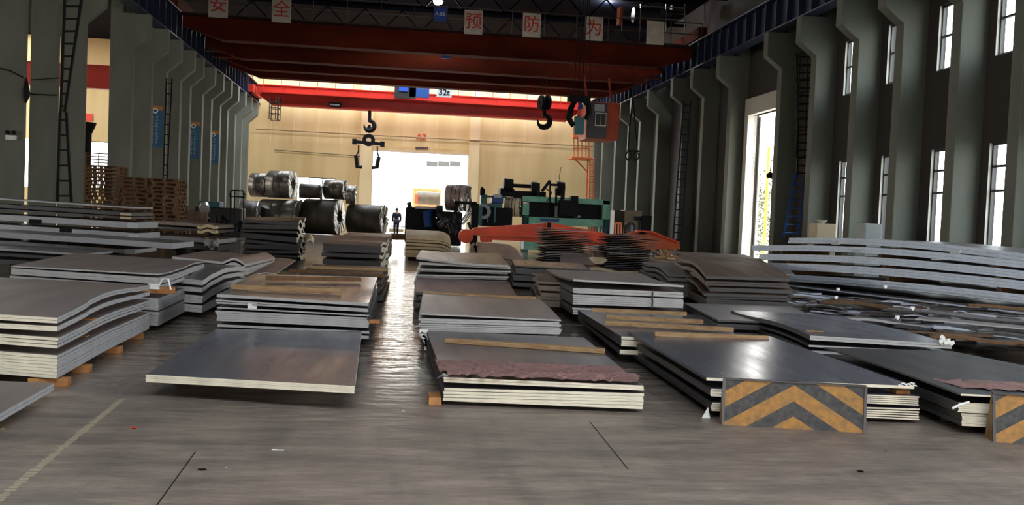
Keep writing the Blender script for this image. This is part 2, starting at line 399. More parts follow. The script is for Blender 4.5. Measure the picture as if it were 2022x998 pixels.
# far wall pilasters, pipe, panel seams
for n_, (x0, x1) in enumerate(((-2.6, -1.78), (5.15, 5.9)), 2):
    struct('trim_%d' % n_, MB().box(((x0+x1)/2, YF-.12, ZR/2), (x1-x0, .24, ZR)), 'cream_light')
struct('trim_4', MB().box((1.7, YF-.06, DZ+.2), (6.9, .12, .4)), 'cream')
mb = MB()
for x in (-8.9, -7.3, -5.6, -4.0, .4, 2.8, 7.4, 9.2, 11.0, 12.8): mb.box((x, YF-.012, 9.3), (.05, .02, 6.4))
struct('trim_5', mb, 'cream_light')
mb = MB()
mb.tube([(-9.9, YF-.3, 6.95), (14.6, YF-.3, 6.95)], .05)
for k in range(14): mb.bar((-9+k*1.75, YF-.02, 6.95), (-9+k*1.75, YF-.3, 6.95), .05)
tag(mb.build('wall_pipe', 'pipe_brown'), 'thin horizontal pipe running high along the cream far wall', 'pipe')
mb = MB(); mb.tube([(-8.6, YF-.1, 5.55), (-1.9, YF-.1, 5.4)], .025)
tag(mb.build('cable_run', 'dark_iron'), 'thin dark cable on the far wall left of the big doorway', 'cable')
# the far window: frame and pane
def window(n_, a0, a1, z0, z1, axis='x', pos=XW, bars=(.45,), mull=(.5,), depth=.11):
    fr = MB(); t = .06; c = pos + (depth if axis == 'x' else .2)
    def bx(ac, zc, da, dz):
        if axis == 'x': fr.box((c, ac, zc), (.07, da, dz))
        else: fr.box((ac, c, zc), (da, .07, dz))
    bx((a0+a1)/2, z0+t/2, a1-a0, t); bx((a0+a1)/2, z1-t/2, a1-a0, t); bx(a0+t/2, (z0+z1)/2, t, z1-z0); bx(a1-t/2, (z0+z1)/2, t, z1-z0)
    for m_ in mull: bx(a0+(a1-a0)*m_, (z0+z1)/2, t, z1-z0)
    for b_ in bars: bx((a0+a1)/2, z0+(z1-z0)*b_, a1-a0, t)
    o = struct('window_%d' % n_, fr, 'frame_dark')
    g = MB()
    if axis == 'x': g.box((c, (a0+a1)/2, (z0+z1)/2), (.008, a1-a0-.02, z1-z0-.02))
    else: g.box(((a0+a1)/2, c, (z0+z1)/2), (a1-a0-.02, .008, z1-z0-.02))
    g.build('pane', 'glass', o)
    r = MB(); d = .012
    if axis == 'x':
        for ac, zc, da, dz in ((a0+d/2, (z0+z1)/2, d, z1-z0), (a1-d/2, (z0+z1)/2, d, z1-z0), ((a0+a1)/2, z0+d/2, a1-a0, d)):
            r.box((pos+depth/2-.02, ac, zc), (depth-.03, da, dz))
        r.build('reveal', 'reveal', o)
    return o
wn = 1
for a, b, z0, z1 in rh:
    window(wn, a, b, z0, z1, bars=(.55, .78) if z0 < 3 else (.52,)); wn += 1
for a, b, z0, z1 in hi_w: window(wn, a, b, z0, z1, bars=()); wn += 1
window(wn, -7.0, -4.3, 1.2, 3.75, 'y', YF, bars=(), mull=(.33, .66)); wn += 1
window(wn, -21.7, -19.3, 2.2, 5.55, 'y', YF, bars=(.3,), mull=(.5,)); wn += 1

# right doorway surround
mb = MB()
mb.box((XW-.05, (RD[0]+RD[1])/2, RD[3]+.35), (.4, RD[1]-RD[0]+.8, .7)); mb.box((XW-.05, RD[1]+.2, RD[3]/2), (.4, .4, RD[3])); mb.box((XW-.0, RD[0]-.2, RD[3]/2), (.3, .4, RD[3]))
d1 = struct('door_1', mb, 'reveal')
MB().box((XW+.3, RD[1]+.6, RD[3]/2), (.08, 1.5, RD[3]-.1)).build('door_leaf', 'reveal', d1)
mb = MB(); mb.tube([P(1512, 345, 36.5)+Vector((0, 0, .25)), P(1512, 345, 36.5)], [.1, .16], 10)
d2 = struct('door_2', MB().box((DX0-.03, YF-.02, DZ/2), (.16, .3, DZ)).box((DX1+.03, YF-.02, DZ/2), (.16, .3, DZ)).box((1.7, YF-.02, DZ+.05), (7.1, .3, .14)), 'cream_box')

# outside: paving, a pale building behind the far door, hedge beyond the right door
struct('paving', MB().box((0, 95, -.25), (160, 53, .3)), 'concrete_out')
struct('yard', MB().box((35, 25, -.25), (38, 86, .3)), 'concrete_out')
ob = thing('outside_building', (6, 105, 0), 'pale building across the yard seen through the far doorway', 'building')
mb = MB().box((9, 108, 4), (26, 6, 8)); mb.build('wall', 'out_wall', ob)
q0 = P(853, 325, 104.9)
for px in (853, 876, 899): MB().box(P(px, 324, 104.9), (1.2, .1, .55)).build('window', 'frame_dark', ob)
MB().box(P(872, 352, 104.8)+Vector((0, 0, -1.2)), (4.0, .15, 2.4)).build('loading_door', 'cabinet', ob)
MB().box(P(872, 338, 103.5), (5.4, 2.6, .25)).build('canopy', 'out_wall', ob)
fe = thing('slatted_fence', (-1, 90, 0), 'pale slatted gate outside the far doorway, at its left side', 'fence')
a = P(737, 362, 88)
mb = MB()
for k in range(12): mb.box((a.x+k*.16, 88, a.z/2), (.05, .05, a.z))
for k in range(5): mb.box((a.x+.9, 88.05, a.z*(.1+.2*k)), (2.0, .05, .06))
mb.build('slats', 'out_wall', fe)
rng = random.Random(3)
mb = MB()
for k in range(5200):
    c = Vector((18.5+rng.random()*1.0, 40+rng.random()*18, rng.random()**.8*(3.9+.7*math.sin(k))))
    r = Vector((rng.gauss(0, 1), rng.gauss(0, 1), rng.gauss(0, 1))).normalized(); u = r.orthogonal().normalized()*.09; v_ = r.cross(u).normalized()*.06
    mb.add([c-u, c-v_, c+u, c+v_], [(0, 1, 2, 3)])
tag(mb.build('hedge', 'leaf'), 'leafy hedge outside the side doorway in full daylight', 'hedge', kind='stuff')
mb = MB()
for k in range(2500):
    c = Vector((19+rng.random()*1.5, 8+rng.random()*18, rng.random()*1.9))
    r = Vector((rng.gauss(0, 1), rng.gauss(0, 1), rng.gauss(0, 1))).normalized(); u = r.orthogonal().normalized()*.1; v_ = r.cross(u).normalized()*.07
    mb.add([c-u, c-v_, c+u, c+v_], [(0, 1, 2, 3)])
tag(mb.build('shrubbery', 'leaf'), 'low greenery outside the right windows', 'shrubs', kind='stuff')
pp = P(1521, 300, 38.9)
mb = MB().tube([(15.9, 38.9, 0), (15.9, 38.9, 5.0)], .07)
tag(mb.build('yellow_pipe', 'yellow'), 'upright yellow pipe just outside the side doorway', 'pipe')
c = P(1521, 346, 35.2)
t_ = thing('hanging_lamp', (c.x, c.y, c.z), 'dark round shade on a bracket in the side doorway', 'lamp')
MB().tube([c+Vector((0, 0, .12)), c+Vector((0, 0, .02)), c+Vector((0, 0, -.13))], [.05, .16, .13], 12).build('shade', 'black', t_)
b_ = P(1526, 317, 35.2)
MB().bar(c+Vector((0, 0, .1)), Vector((c.x, c.y, b_.z)), .03).bar(Vector((c.x, c.y, b_.z)), Vector((XW+.1, 35.28, b_.z)), .04).build('bracket', 'black', t_)

# columns with their crane brackets
def column(x, y, side, label, group, zel, ztip):
    wc_ = .78 if (side > 0 and y < 33) else .82
    s = side                     # +1: bracket points to +x (left row), -1: right row
    prof = [(0, 0), (-s*wc_, 0), (-s*wc_, 9.6), (-s*.35, 9.6), (-s*.35, ztip+.9), (s*.6, ztip+.9), (s*.6, ztip), (0, zel)]
    dp = .2 if (side > 0 and y < 33) else .42
    mb = MB(); mb.prism([(x+p, q) for p, q in prof], (1, 0, 0), (0, 0, 1), (0, dp, 0)); mb.v = [v+Vector((0, y, 0)) for v in mb.v]
    o = mb.build('crane_column', 'column', bevel=.02)
    return tag(o, label, 'column', group)
left_y = [27.3, 29.8, 32.3, 37.7, 40.6, 43.05, 45.8, 47.9, 50.9, 53.3, 55.9, 58.3, 61.0, 63.6, 66.3]
right_y = [20.1, 22.6, 25.4, 28.0, 31.0, 33.9, 39.2, 42.8, 46.0, 50.5, 54.3, 57.0, 60.4, 64.3, 67.2]
for k, y in enumerate(left_y): column(XL, y, 1, 'tall grey-green concrete column, %s from the camera in the left row' % ORD[k], 'columns of the left row', 7.25, 7.8)
for k, y in enumerate(right_y): column(XR, y, -1, 'tall grey concrete column, %s from the camera in the right row' % ORD[k], 'columns of the right row', 7.5, 7.95)
# outermost columns of the neighbouring bay's far side
def runway(x, z0, label):
    t = thing('crane_runway', (x, 20, z0), label, 'crane beam')
    mb = MB(); mb.box((x, 43, z0+.03), (.5, 50, .05)); mb.box((x, 43, z0+1.2), (.6, 50, .06)); mb.box((x, 43, z0+.6), (.05, 50, 1.18))
    for k in range(50): mb.box((x, 18.5+k, z0+.6), (.44, .04, 1.16))
    mb.build('girder', 'blue_steel', t)
    MB().box((x, 43, z0+1.29), (.09, 50, .13)).build('rail', 'dark_iron', t)
runway(XL+.3, 8.7, 'dark blue ribbed crane beam along the left column row')
runway(XR-.3, 8.85, 'dark blue ribbed crane beam along the right column row')
mb = MB(); s_ = XL-.4
mb.box((XL-.25, 44, 9.65), (.5, 48, .06))
for k in range(33): mb.bar((XL-.05, 20+k*1.5, 9.58), (XL-.05, 20+k*1.5, 10.6), .04)
for z in (10.05, 10.6): mb.bar((XL-.05, 20, z), (XL-.05, 68, z), .04)
tag(mb.build('walkway_railing', 'dark_iron'), 'dark railing along the walkway above the left column row', 'railing')

# ------------------------------------------------------------------ overhead cranes
def box_girder(y, x0, x1, z0, z1, d, material, parent, stiff=0, taper=1.6):
    h = z1-z0; mb = MB()
    prof = [(x0, z0+h*.55), (x0+taper, z0), (x1-taper, z0), (x1, z0+h*.55), (x1, z1), (x0, z1)]
    mb.prism(prof, (1, 0, 0), (0, 0, 1), (0, d, 0)); mb.v = [v+Vector((0, y, 0)) for v in mb.v]
    mb.box(((x0+x1)/2, y+d/2, z1+.02), (x1-x0, d+.16, .05)); mb.box(((x0+x1)/2, y+d/2, z0-.0), (x1-x0-2*taper, d+.16, .05))
    for k in range(stiff): mb.box((x0+1.8+(x1-x0-3.6)*k/max(1, stiff-1), y-.02, (z0+z1)/2+.05), (.06, .06, h*.8))
    return mb.build('main_girder', material, parent)
def railing(x0, x1, y, z, material, parent, n=14, h=1.05):
    mb = MB()
    for k in range(n+1): mb.bar((x0+(x1-x0)*k/n, y, z), (x0+(x1-x0)*k/n, y, z+h), .035)
    for q in (.5, 1.0): mb.bar((x0, y, z+h*q), (x1, y, z+h*q), .035)
    return mb.build('railing', material, parent)
def end_truck(x, y0, y1, z, material, parent):
    mb = MB().box((x, (y0+y1)/2, z+.3), (.4, y1-y0, .5)); o = mb.build('end_truck', material, parent)
    for y in (y0+.4, y1-.4): MB().tube([(x-.08, y, z+.18), (x+.08, y, z+.18)], .2, 16).build('wheel', 'black', o)
ZG = 8.82
ca = thing('overhead_crane', (2, 45, 9.8), 'nearest orange-brown bridge crane, with paper signs on its railing', 'crane', 'bridge cranes across the hall')
box_girder(43, XL+.65, XR-.65, ZG, 9.75, .55, 'orange_crane', ca); box_girder(48, XL+.65, XR-.65, ZG, 9.75, .55, 'orange_crane', ca)
railing(XL+.4, XR-.4, 42.4, 9.78, 'dark_iron', ca, 16); railing(XL+.4, XR-.4, 48.9, 9.78, 'dark_iron', ca, 16)
MB().box((2, 42.7, 9.78), (23.6, .6, .05)).build('walkway', 'dark_iron', ca); MB().box((2, 48.8, 9.2), (23.6, .5, .05)).build('walkway', 'orange_crane', ca)
for x in (XL+.3, XR-.3): end_truck(x, 42.6, 49.2, 10.02 if x < 0 else 10.17, 'orange_crane', ca)
cb = thing('overhead_crane', (2, 55, 9.8), 'dark middle bridge crane, between the signed crane and the bright red one', 'crane', 'bridge cranes across the hall')
box_girder(51.5, XL+.65, XR-.65, ZG, 9.75, .5, 'orange_crane', cb); box_girder(54.5, XL+.65, XR-.65, ZG, 9.8, .55, 'orange_crane', cb)
railing(XL+.4, XR-.4, 50.9, 9.3, 'orange_crane', cb, 16, .9); railing(XL+.4, XR-.4, 55.4, 9.8, 'dark_iron', cb, 16)
MB().box((2, 51.1, 9.27), (23.6, .6, .05)).build('walkway', 'orange_crane', cb)
for x in (XL+.3, XR-.3): end_truck(x, 51.2, 55.4, 10.02 if x < 0 else 10.17, 'orange_crane', cb)
cr = thing('overhead_crane', (2, 64, 8.2), 'bright red bridge crane nearest the cream far wall', 'crane', 'bridge cranes across the hall')
box_girder(63.5, XL+.9, XR-1.8, 8.25, 9.5, .5, 'red_crane', cr, stiff=10, taper=1.0)
MB().box((1.6, 63.2, 9.0), (21.2, .7, .06)).build('walkway', 'red_crane', cr)
railing(-8.8, 12.0, 62.9, 9.0, 'red_crane', cr, 18, .95)
box_girder(66.0, XL+.9, XR-1.8, 8.6, 9.6, .5, 'red_crane', cr, taper=1.0)
for x in (XL+.6, XR-1.2): end_truck(x, 62.8, 66.8, 8.9, 'red_crane', cr)
q = P(845, 186, 62.9)
MB().box(P(800, 184, 62.6), (1.4, .5, .7)).build('winch_housing', 'dark_iron', cr)
MB().box(P(828, 184, 62.55), (1.3, .4, .6)).build('control_box', 'blue', cr)
q = P(877, 183, 62.3); MB().box(q, (1.0, .05, .62)).build('capacity_sign', 'cabinet', cr); text_mesh('sign_text', '32t', .55, q+Vector((0, -.04, 0)), 'black', cr, bold=.01)
q = P(797, 176, 62.3); MB().box(q, (.6, .05, .3)).build('blue_plate', 'blue_sign', cr)
q = P(662, 207, 63.4); MB().box(q, (.8, .06, .28)).build('number_plate', 'black', cr)
MB().box(q+Vector((.05, -.04, 0)), (.45, .03, .1)).box(q+Vector((-.28, -.04, 0)), (.09, .03, .1)).build('plate_marks', 'cabinet', cr)
q = P(880, 113, 42.9); MB().box(q, (.4, .05, .12)).build('maker_plate', 'blue', ca)
# cage ladder at the left end of the red crane
a, b = P(537, 200, 62.5), P(549, 236, 62.5)
t = thing('crane_access_cage', a, 'small dark red cage ladder at the left end of the bright red crane', 'cage ladder')
mb = MB()
for dy in (0, 1.0):
    for x in (a.x-.15, b.x+.0, a.x+.25): mb.bar((x, 62.5+dy, b.z), (x, 62.5+dy, a.z+.3), .05)
    for k in range(4): mb.bar((a.x-.15, 62.5+dy, b.z+k*.38), (b.x, 62.5+dy, b.z+k*.38), .045)
for k in range(4): mb.bar((b.x, 62.5, b.z+k*.38), (b.x, 63.5, b.z+k*.38), .045)
mb.build('cage', 'dark_iron', t)
mb = MB()
for x in (P(470, 160, 60).x, P(488, 160, 60).x): mb.bar((x, 60, 9.0), (x, 60, 10.4), .06)
for k in range(4): mb.bar((P(465, 160, 60).x, 60, 9.2+k*.35), (P(490, 160, 60).x, 60, 9.2+k*.35), .05)
tag(mb.build('service_gate', 'dark_iron'), 'dark barred gate on the left crane walkway, above the farthest columns', 'gate')

# paper signs on the nearest crane, one large character each
def sign(px, py, ch, label, fade=False, wpx=36, hpx=47):
    c = P(px, py, 42.2); k = 42.2/FPX
    t = thing('hanging_sign', c, label, 'sign', 'paper signs on the near crane')
    mb = MB(); ww, hh = wpx*k, hpx*k
    mb.box((c.x, c.y, c.z), (ww, .02, hh), R=Matrix.Rotation(-math.radians(.5), 3, 'Y')); mb.build('card', 'white_sign', t)
    if ch: text_mesh('character', ch, hh*.72, c+Vector((0, -.015, 0)), 'red_text', t, bold=.004)
    MB().bar(c+Vector((-ww*.4, .02, hh/2-.05)), c+Vector((-ww*.4, .22, hh/2+.05)), .02).bar(c+Vector((ww*.4, .02, hh/2-.05)), c+Vector((ww*.4, .22, hh/2+.05)), .02).build('hook', 'dark_iron', t)
sign(431, 10, '安', 'white sign with red character at the far left of the near crane')
sign(556, 20, '全', 'white sign with a red roof-topped character, second from the left')
sign(935, 44, '预', 'white sign with red character right of the blue A-03 board')
sign(1050, 50, '防', 'white sign with red character, middle of the right-hand group')
sign(1173, 57, '为', 'dim white sign with red character behind the hoist ropes')
sign(1294, 65, '', 'faded blank-looking sign, rightmost on the near crane')
c = P(869, 28, 42.3)
t = thing('bay_sign', c, 'small blue board with white A-03 below a bright lamp', 'sign')
MB().box(c, (.55, .04, .6)).build('board', 'blue_sign', t); text_mesh('sign_text', 'A-03', .22, c+Vector((0, -.03, 0)), 'white', t, bold=.003)
MB().bar(c+Vector((0, .03, .3)), c+Vector((0, .1, .5)), .03).build('hook', 'dark_iron', t)
for px, py, lab in ((865, 3, 'bright white high-bay lamp above the A-03 board'), (1203, -3, 'bright high-bay lamp at the top edge, left of the crane trolley')):
    c = P(px, py, 47); t = thing('high_bay_lamp', c, lab, 'lamp', 'high-bay lamps')
    MB().tube([c+Vector((0, 0, .5)), c+Vector((0, 0, .3)), c+Vector((0, 0, .02))], [.06, .1, .28], 16).build('lamp_shade', 'dark_iron', t)
    MB().tube([c+Vector((0, 0, .02)), c+Vector((0, 0, -.1)), c+Vector((0, 0, -.16))], [.24, .2, .08], 16).build('bulb', 'lamp', t)
    MB().bar(c+Vector((0, 0, .5)), Vector((c.x, c.y, ZR)), .03).build('cord', 'black', t)
    d = bpy.data.lights.new('lamp_light', 'POINT'); d.energy = 260; d.shadow_soft_size = .25; d.color = (.95, .97, 1)
    o = bpy.data.objects.new('lamp_light', d); o.location = c+Vector((0, 0, -.35)); COL.objects.link(o)

# hoist trolley on the near crane
c = P(1285, 36, 44); t = thing('hoist_trolley', (c.x, 44, 9.8), 'hoist trolley with motors and orange guard on the near crane', 'hoist trolley')
k = 44/FPX
MB().box((c.x, 44.8, 9.95), (110*k, 2.6, .2)).build('trolley_frame', 'orange_crane', t)
MB().tube([P(1250, 30, 44.4), P(1300, 33, 44.4)], .38, 16).build('rope_drum', 'dark_iron', t)
MB().tube([P(1308, 28, 44.2), P(1325, 29, 44.2)], .24, 16).build('motor', 'dark_iron', t)
MB().box(P(1224, 32, 44), (.16, .6, .8)).build('guard', 'cab_orange', t)
MB().tube([P(1325, 18, 44.3), P(1352, 20, 44.3)], .22, 12).build('gearbox', 'dark_iron', t)
mb = MB()
for px in (1228, 1265, 1315, 1352): mb.bar(P(px, 8, 43.7), P(px, 62, 43.7), .04)
mb.bar(P(1228, 10, 43.7), P(1352, 16, 43.7), .04); mb.bar(P(1228, 34, 43.7), P(1352, 40, 43.7), .04); mb.build('guard_rail', 'silver', t)

# hoist ropes, black hook block, grab with red tip
def rope(name, pts, r, label, material='black'):
    return tag(MB().tube(pts, r, 6).build(name, material), label, 'rope')
for px0, px1, lab in ((1144, 1133, 'left outer hoist rope'), (1152, 1141, 'left inner hoist rope'), (1160, 1149, 'right inner hoist rope'), (1164, 1166, 'right outer hoist rope')):
    o = rope('hoist_rope', [P(px0+3, -58, 41.5), P(px0, 2, 41.5), P((px0+px1)/2, 90, 41.5), P(px1, 194, 41.5)], .022, 'thin dark %s of the near crane, running down to the grab' % lab); o['group'] = 'hoist ropes of the near crane'
def hook(px, py, Y, s, parent, material='black', name='hook'):
    """open C hook hanging with its shank top at the pixel; s = size in metres"""
    c = P(px, py, Y); pts = [c, c+Vector((0, 0, -.45*s))]
    cc = c+Vector((0, 0, -.8*s))
    for k in range(12):
        a_ = math.radians(95-k*26)
        pts.append(cc+Vector((math.cos(a_)*.33*s, 0, math.sin(a_)*.33*s)))
    rs = [.11*s]*2+[.115*s+.045*s*math.sin(k/11*PI) for k in range(9)]+[.09*s, .065*s, .03*s]
    return MB().tube(pts, rs, 12).build(name, material, parent)
c = P(1075, 200, 46); t = thing('hook_block', c, 'large black crane hook block hanging before the red girder', 'crane hook')
MB().ring(P(1069, 203, 46), (1, .25, 0), .36, .07, .16, 20).ring(P(1081, 203, 46), (1, .25, 0), .36, .07, .16, 20).build('sheave', 'black', t)
MB().box(P(1075, 205, 46), (.34, .3, .55)).build('cheek_plate', 'black', t)
hook(1075, 210, 46, .92, t)
MB().bar(P(1071, 186, 46), P(1071, 137, 48.0), .025).bar(P(1079, 186, 46), P(1079, 137, 48.0), .025).build('rope', 'black', t)
c = P(1141, 200, 41.5); t = thing('coil_grab', c, 'black lifting grab with a blue shackle and red tip, beside the crane cab', 'grab')
MB().box(P(1143, 196, 41.5), (1.0, .4, .28)).build('crosshead', 'black', t)
MB().tube([P(1136, 197, 41.5), P(1127, 215, 41.5), P(1123, 233, 41.5), P(1131, 247, 41.5), P(1138, 240, 41.5)], [.1, .14, .16, .13, .06], 10).build('jaw', 'black', t)
MB().tube([P(1150, 197, 41.5), P(1162, 208, 41.5), P(1163, 225, 41.5), P(1156, 236, 41.5)], [.1, .13, .14, .1], 10).build('jaw', 'black', t)
MB().tube([P(1146, 203, 41.2), P(1146, 216, 41.2)], [.08, .14], 10).build('shackle', 'blue', t)
MB().tube([P(1146, 216, 41.2), P(1146, 224, 41.2), P(1147, 233, 41.2)], [.15, .14, .04], 10).build('tip', 'red_plastic', t)
MB().box(P(1143, 248, 41.5), (.42, .35, .8)).build('counterweight', 'teal', t)
MB().bar(P(1143, 236, 41.5), P(1143, 226, 41.5), .12).build('hanger', 'black', t)
# operator's cab
k = 46/FPX; a = P(1160, 200, 46); b = P(1222, 277, 46)
t = thing('operator_cab', (10.1, 47, b.z), 'orange-brown operator cab hanging below the cranes on the right', 'crane cab')
xm = P(1198, 240, 46).x
mb = MB().box(((a.x+b.x)/2, 47, (a.z+b.z)/2), (b.x-a.x, 2, a.z-b.z)); mb.build('cab_body', 'cab_orange', t, bevel=.04)
MB().box(((a.x+xm)/2, 45.97, (a.z+b.z)/2), (xm-a.x, .05, a.z-b.z-.1)).build('front_panel', 'st_dark', t)
wc = P(1186, 236, 45.9); MB().box(wc, (.56, .04, .66)).build('window_frame', 'silver', t)
MB().box(wc+Vector((-.13, -.03, 0)), (.24, .02, .56)).box(wc+Vector((.13, -.03, 0)), (.24, .02, .56)).build('window_pane', 'glass_dark', t)
MB().box(P(1184, 213, 45.9), (.5, .05, .34)).build('upper_pane', 'cabinet', t)
for x in (a.x+.2, b.x-.2): MB().bar((x, 47, a.z-.05), (x, 48.1, 9.0), .1).build('hanger', 'orange_crane', t)
# chain sling on the right
t = thing('chain_sling', P(1248, 200, 43.3), 'slack chain sling with two open hooks, hanging right of the cab', 'chain sling')
MB().tube([P(1250, 131, 43.3), P(1250, 190, 43.3), P(1243, 250, 43.3), P(1240, 300, 43.3)], .03, 6).tube([P(1250, 190, 43.3), P(1254, 250, 43.3), P(1258, 300, 43.3)], .03, 6).tube([P(1250, 190, 43.3), P(1240, 292, 43.3)], .02, 6).build('chain', 'black', t)
MB().bar(P(1238, 299, 43.3), P(1262, 299, 43.3), .1).build('spreader', 'black', t)
for px in (1241, 1256):
    c = P(px, 308, 43.3); mb = MB(); mb.tube([c+Vector((math.cos(q)*.14, 0, math.sin(q)*.18)) for q in [math.radians(110+30*i) for i in range(11)]], .04, 8); mb.build('hook', 'black', t)

# C-hook spreader hanging from the red crane
t = thing('spreader_hook', P(728, 225, 63.75), 'black spreader beam with two hook arms hanging before the far door', 'lifting beam')
hook(730, 224, 61.5, 1.0, t)
MB().bar(P(730, 206, 63.75), P(730, 226, 63.75), .22).build('shank', 'orange_crane', t)
MB().tube([P(729, 247, 63.75), P(729, 262, 63.75)], [.1, .1], 8).tube([P(724, 254, 63.75), P(734, 254, 63.75)], .09, 8).build('link', 'black', t)
mb = MB(); mb.ring(P(728, 277, 63.75), (0, 1, 0), .42, .17, .18, 20); mb.build('lifting_eye', 'black', t)
mb = MB(); a, b = P(700, 280, 63.75), P(755, 285, 63.75); mb.bar(a, b, .2, .2); mb.box(a, (.3, .3, .36)); mb.box(b, (.3, .3, .36)); mb.build('crossbeam', 'black', t)
for pts in ([(708, 287), (708, 299), (703, 308), (706, 330), (715, 330)], [(745, 289), (745, 301), (748, 310), (744, 331), (734, 331)]):
    MB().tube([P(x, y, 63.75) for x, y in pts[:3]], .05, 6).tube([P(x, y, 63.75) for x, y in pts[2:]], [.14, .15, .13], 8).build('hook_arm', 'black', t)

# lettering on the far wall
text_mesh('t', 'A2', .62, P(832, 271, YF-.03), 'red_text', bold=.012).name = 'wall_lettering'
tag(bpy.data.objects['wall_lettering'], 'red A2 painted on the cream wall above the doorway', 'lettering')
t = thing('door_plate', P(833, 293, YF-.14), 'small dark row of lettering just above the big doorway', 'sign')
mb = MB(); rng = random.Random(1)
for k in range(5):
    c = P(823+k*5, 293, YF-.14); mb.ring(c, (0, 1, 0), .1, .045, .03, 10)
mb.build('letters', 'dark_text', t)
# banners on the left columns
for k, (px0, px1, py0, py1, yy, lab) in enumerate(((292, 320, 208, 292, 43.05, 'nearest'), (370, 393, 240, 314, 50.9, 'middle'), (412, 430, 258, 323, 55.9, 'farthest'))):
    y = yy-.012; a, b = P(px0, py0, y), P(px1, py1, y)
    a.x = max(a.x, XL-.98); b.x = min(b.x, XL-.02)
    t = thing('safety_banner', ((a.x+b.x)/2, y, b.z), 'blue upright banner on a left column, %s of the three' % lab, 'banner', 'blue banners on the left columns')
    cx, wd, hh = (a.x+b.x)/2, b.x-a.x, a.z-b.z
    MB().box((cx, y, (a.z+b.z)/2), (wd, .02, hh)).build('sheet', 'banner', t)
    MB().box((cx, y-.012, a.z-.1), (wd, .01, .2)).build('top_band', 'banner_top', t)
    MB().ring((cx, y-.02, a.z-.22), (0, 1, 0), .12, .07, .015, 16).build('emblem', 'white', t)
    mb = MB(); rng = random.Random(k)
    for r in range(9):
        z = a.z-.5-r*hh*.075
        for dx in (-.14, .12):
            for q in range(3): mb.box((cx+dx*wd+rng.uniform(-.02, .02), y-.02, z+q*.035-.03), (rng.uniform(.05, .11), .008, .014))
    mb.build('lettering', 'white_sign', t)

# ladders
def ladder(t, tl, tr, bl, br, n, r=.035, material='black', name='ladder_section'):
    mb = MB(); mb.bar(tl, bl, r*2); mb.bar(tr, br, r*2)
    for k in range(n):
        f_ = (k+.5)/n; mb.bar(tl.lerp(bl, f_), tr.lerp(br, f_), r*1.5)
    return mb.build(name, material, t)
Y = 29.3
t = thing('steel_ladder', P(128, 395, Y), 'black steel ladder in two runs up the second left column', 'ladder')
ladder(t, P(128, 0, Y), P(161, 0, Y), P(120, 222, Y), P(128, 222, Y), 9)
ladder(t, P(119, 222, Y), P(131, 222, Y), P(113, 402, Y), P(141, 402, Y), 6)
t = thing('steel_ladder', P(325, 350, 43), 'thin dark ladder on the left columns beside the nearest blue banner', 'ladder')
ladder(t, P(329, 155, 42.6), P(340, 155, 42.6), P(319, 457, 42.6), P(325, 457, 42.6), 15, .03)
t = thing('leaning_ladder', P(1560, 470, 31.5), 'blue-sided leaning ladder with pale rungs right of the side doorway', 'ladder')
Y = 32.2
ladder(t, P(1571, 340, Y), P(1592, 340, Y), P(1547, 468, Y-.8), P(1576, 468, Y-.8), 8, .03, 'blue')
t = thing('caged_ladder', P(1590, 340, 32.6), 'dark caged ladder climbing to the crane beam above the leaning ladder', 'ladder')
Y = 32.6
ladder(t, P(1574, 105, Y), P(1605, 105, Y), P(1574, 350, Y), P(1592, 350, Y), 16, .03)
mb = MB()
for k in range(9): 
    f_ = k/8; c0 = P(1570, 110+f_*200, Y); c1 = P(1606-12*f_, 110+f_*200, Y)
    mb.tube([c0, c0+Vector((.05, -.45, 0)), (c0+c1)/2+Vector((0, -.7, 0)), c1+Vector((-.05, -.45, 0)), c1], .022, 6)
for px in (1580, 1596): mb.tube([P(px, 105, Y-.65), P(px-8, 310, Y-.65)], .02, 6)
mb.build('cage', 'black', t)
t = thing('steel_ladder', P(1345, 450, 46), 'tall dark ladder between far right columns, right of the orange beams', 'ladder')
ladder(t, P(1350, 200, 45), P(1364, 200, 45), P(1327, 497, 44), P(1344, 497, 44), 20, .035, 'blue_steel')
# orange stair platform by the far right corner
t = thing('access_platform', P(1155, 390, 62), 'orange railed platform with a ladder in the far right corner', 'platform')
k = 62/FPX; a, b = P(1132, 312, 62), P(1163, 312, 62)
MB().box(((a.x+b.x)/2, 62.5, a.z), (b.x-a.x+.3, 1.6, .1)).build('deck', 'orange_dull', t)
mb = MB()
for px in (1133, 1141, 1149, 1157, 1163): mb.bar(P(px, 312, 62), P(px, 272, 62), .06)
for dz in (.65, 1.3): mb.bar(a+Vector((0, 0, dz)), b+Vector((0, 0, dz)), .06)
mb.build('railing', 'orange_dull', t)
mb = MB(); mb.bar(P(1135, 314, 62), P(1160, 340, 62), .08); mb.bar(P(1161, 314, 62), P(1158, 400, 62), .08); mb.build('brace', 'orange_dull', t)
ladder(t, P(1165, 312, 61.8), P(1173, 312, 61.8), P(1162, 482, 61.8), P(1170, 482, 61.8), 30, .04, 'orange_dull', 'ladder')
mb = MB(); mb.bar(P(1137, 272, 62), P(1143, 248, 62), .1); mb.bar(P(1146, 248, 62), P(1158, 276, 62), .12); mb.box(P(1140, 262, 62), (.6, .5, .7)); mb.build('upper_frame', 'orange_dull', t)

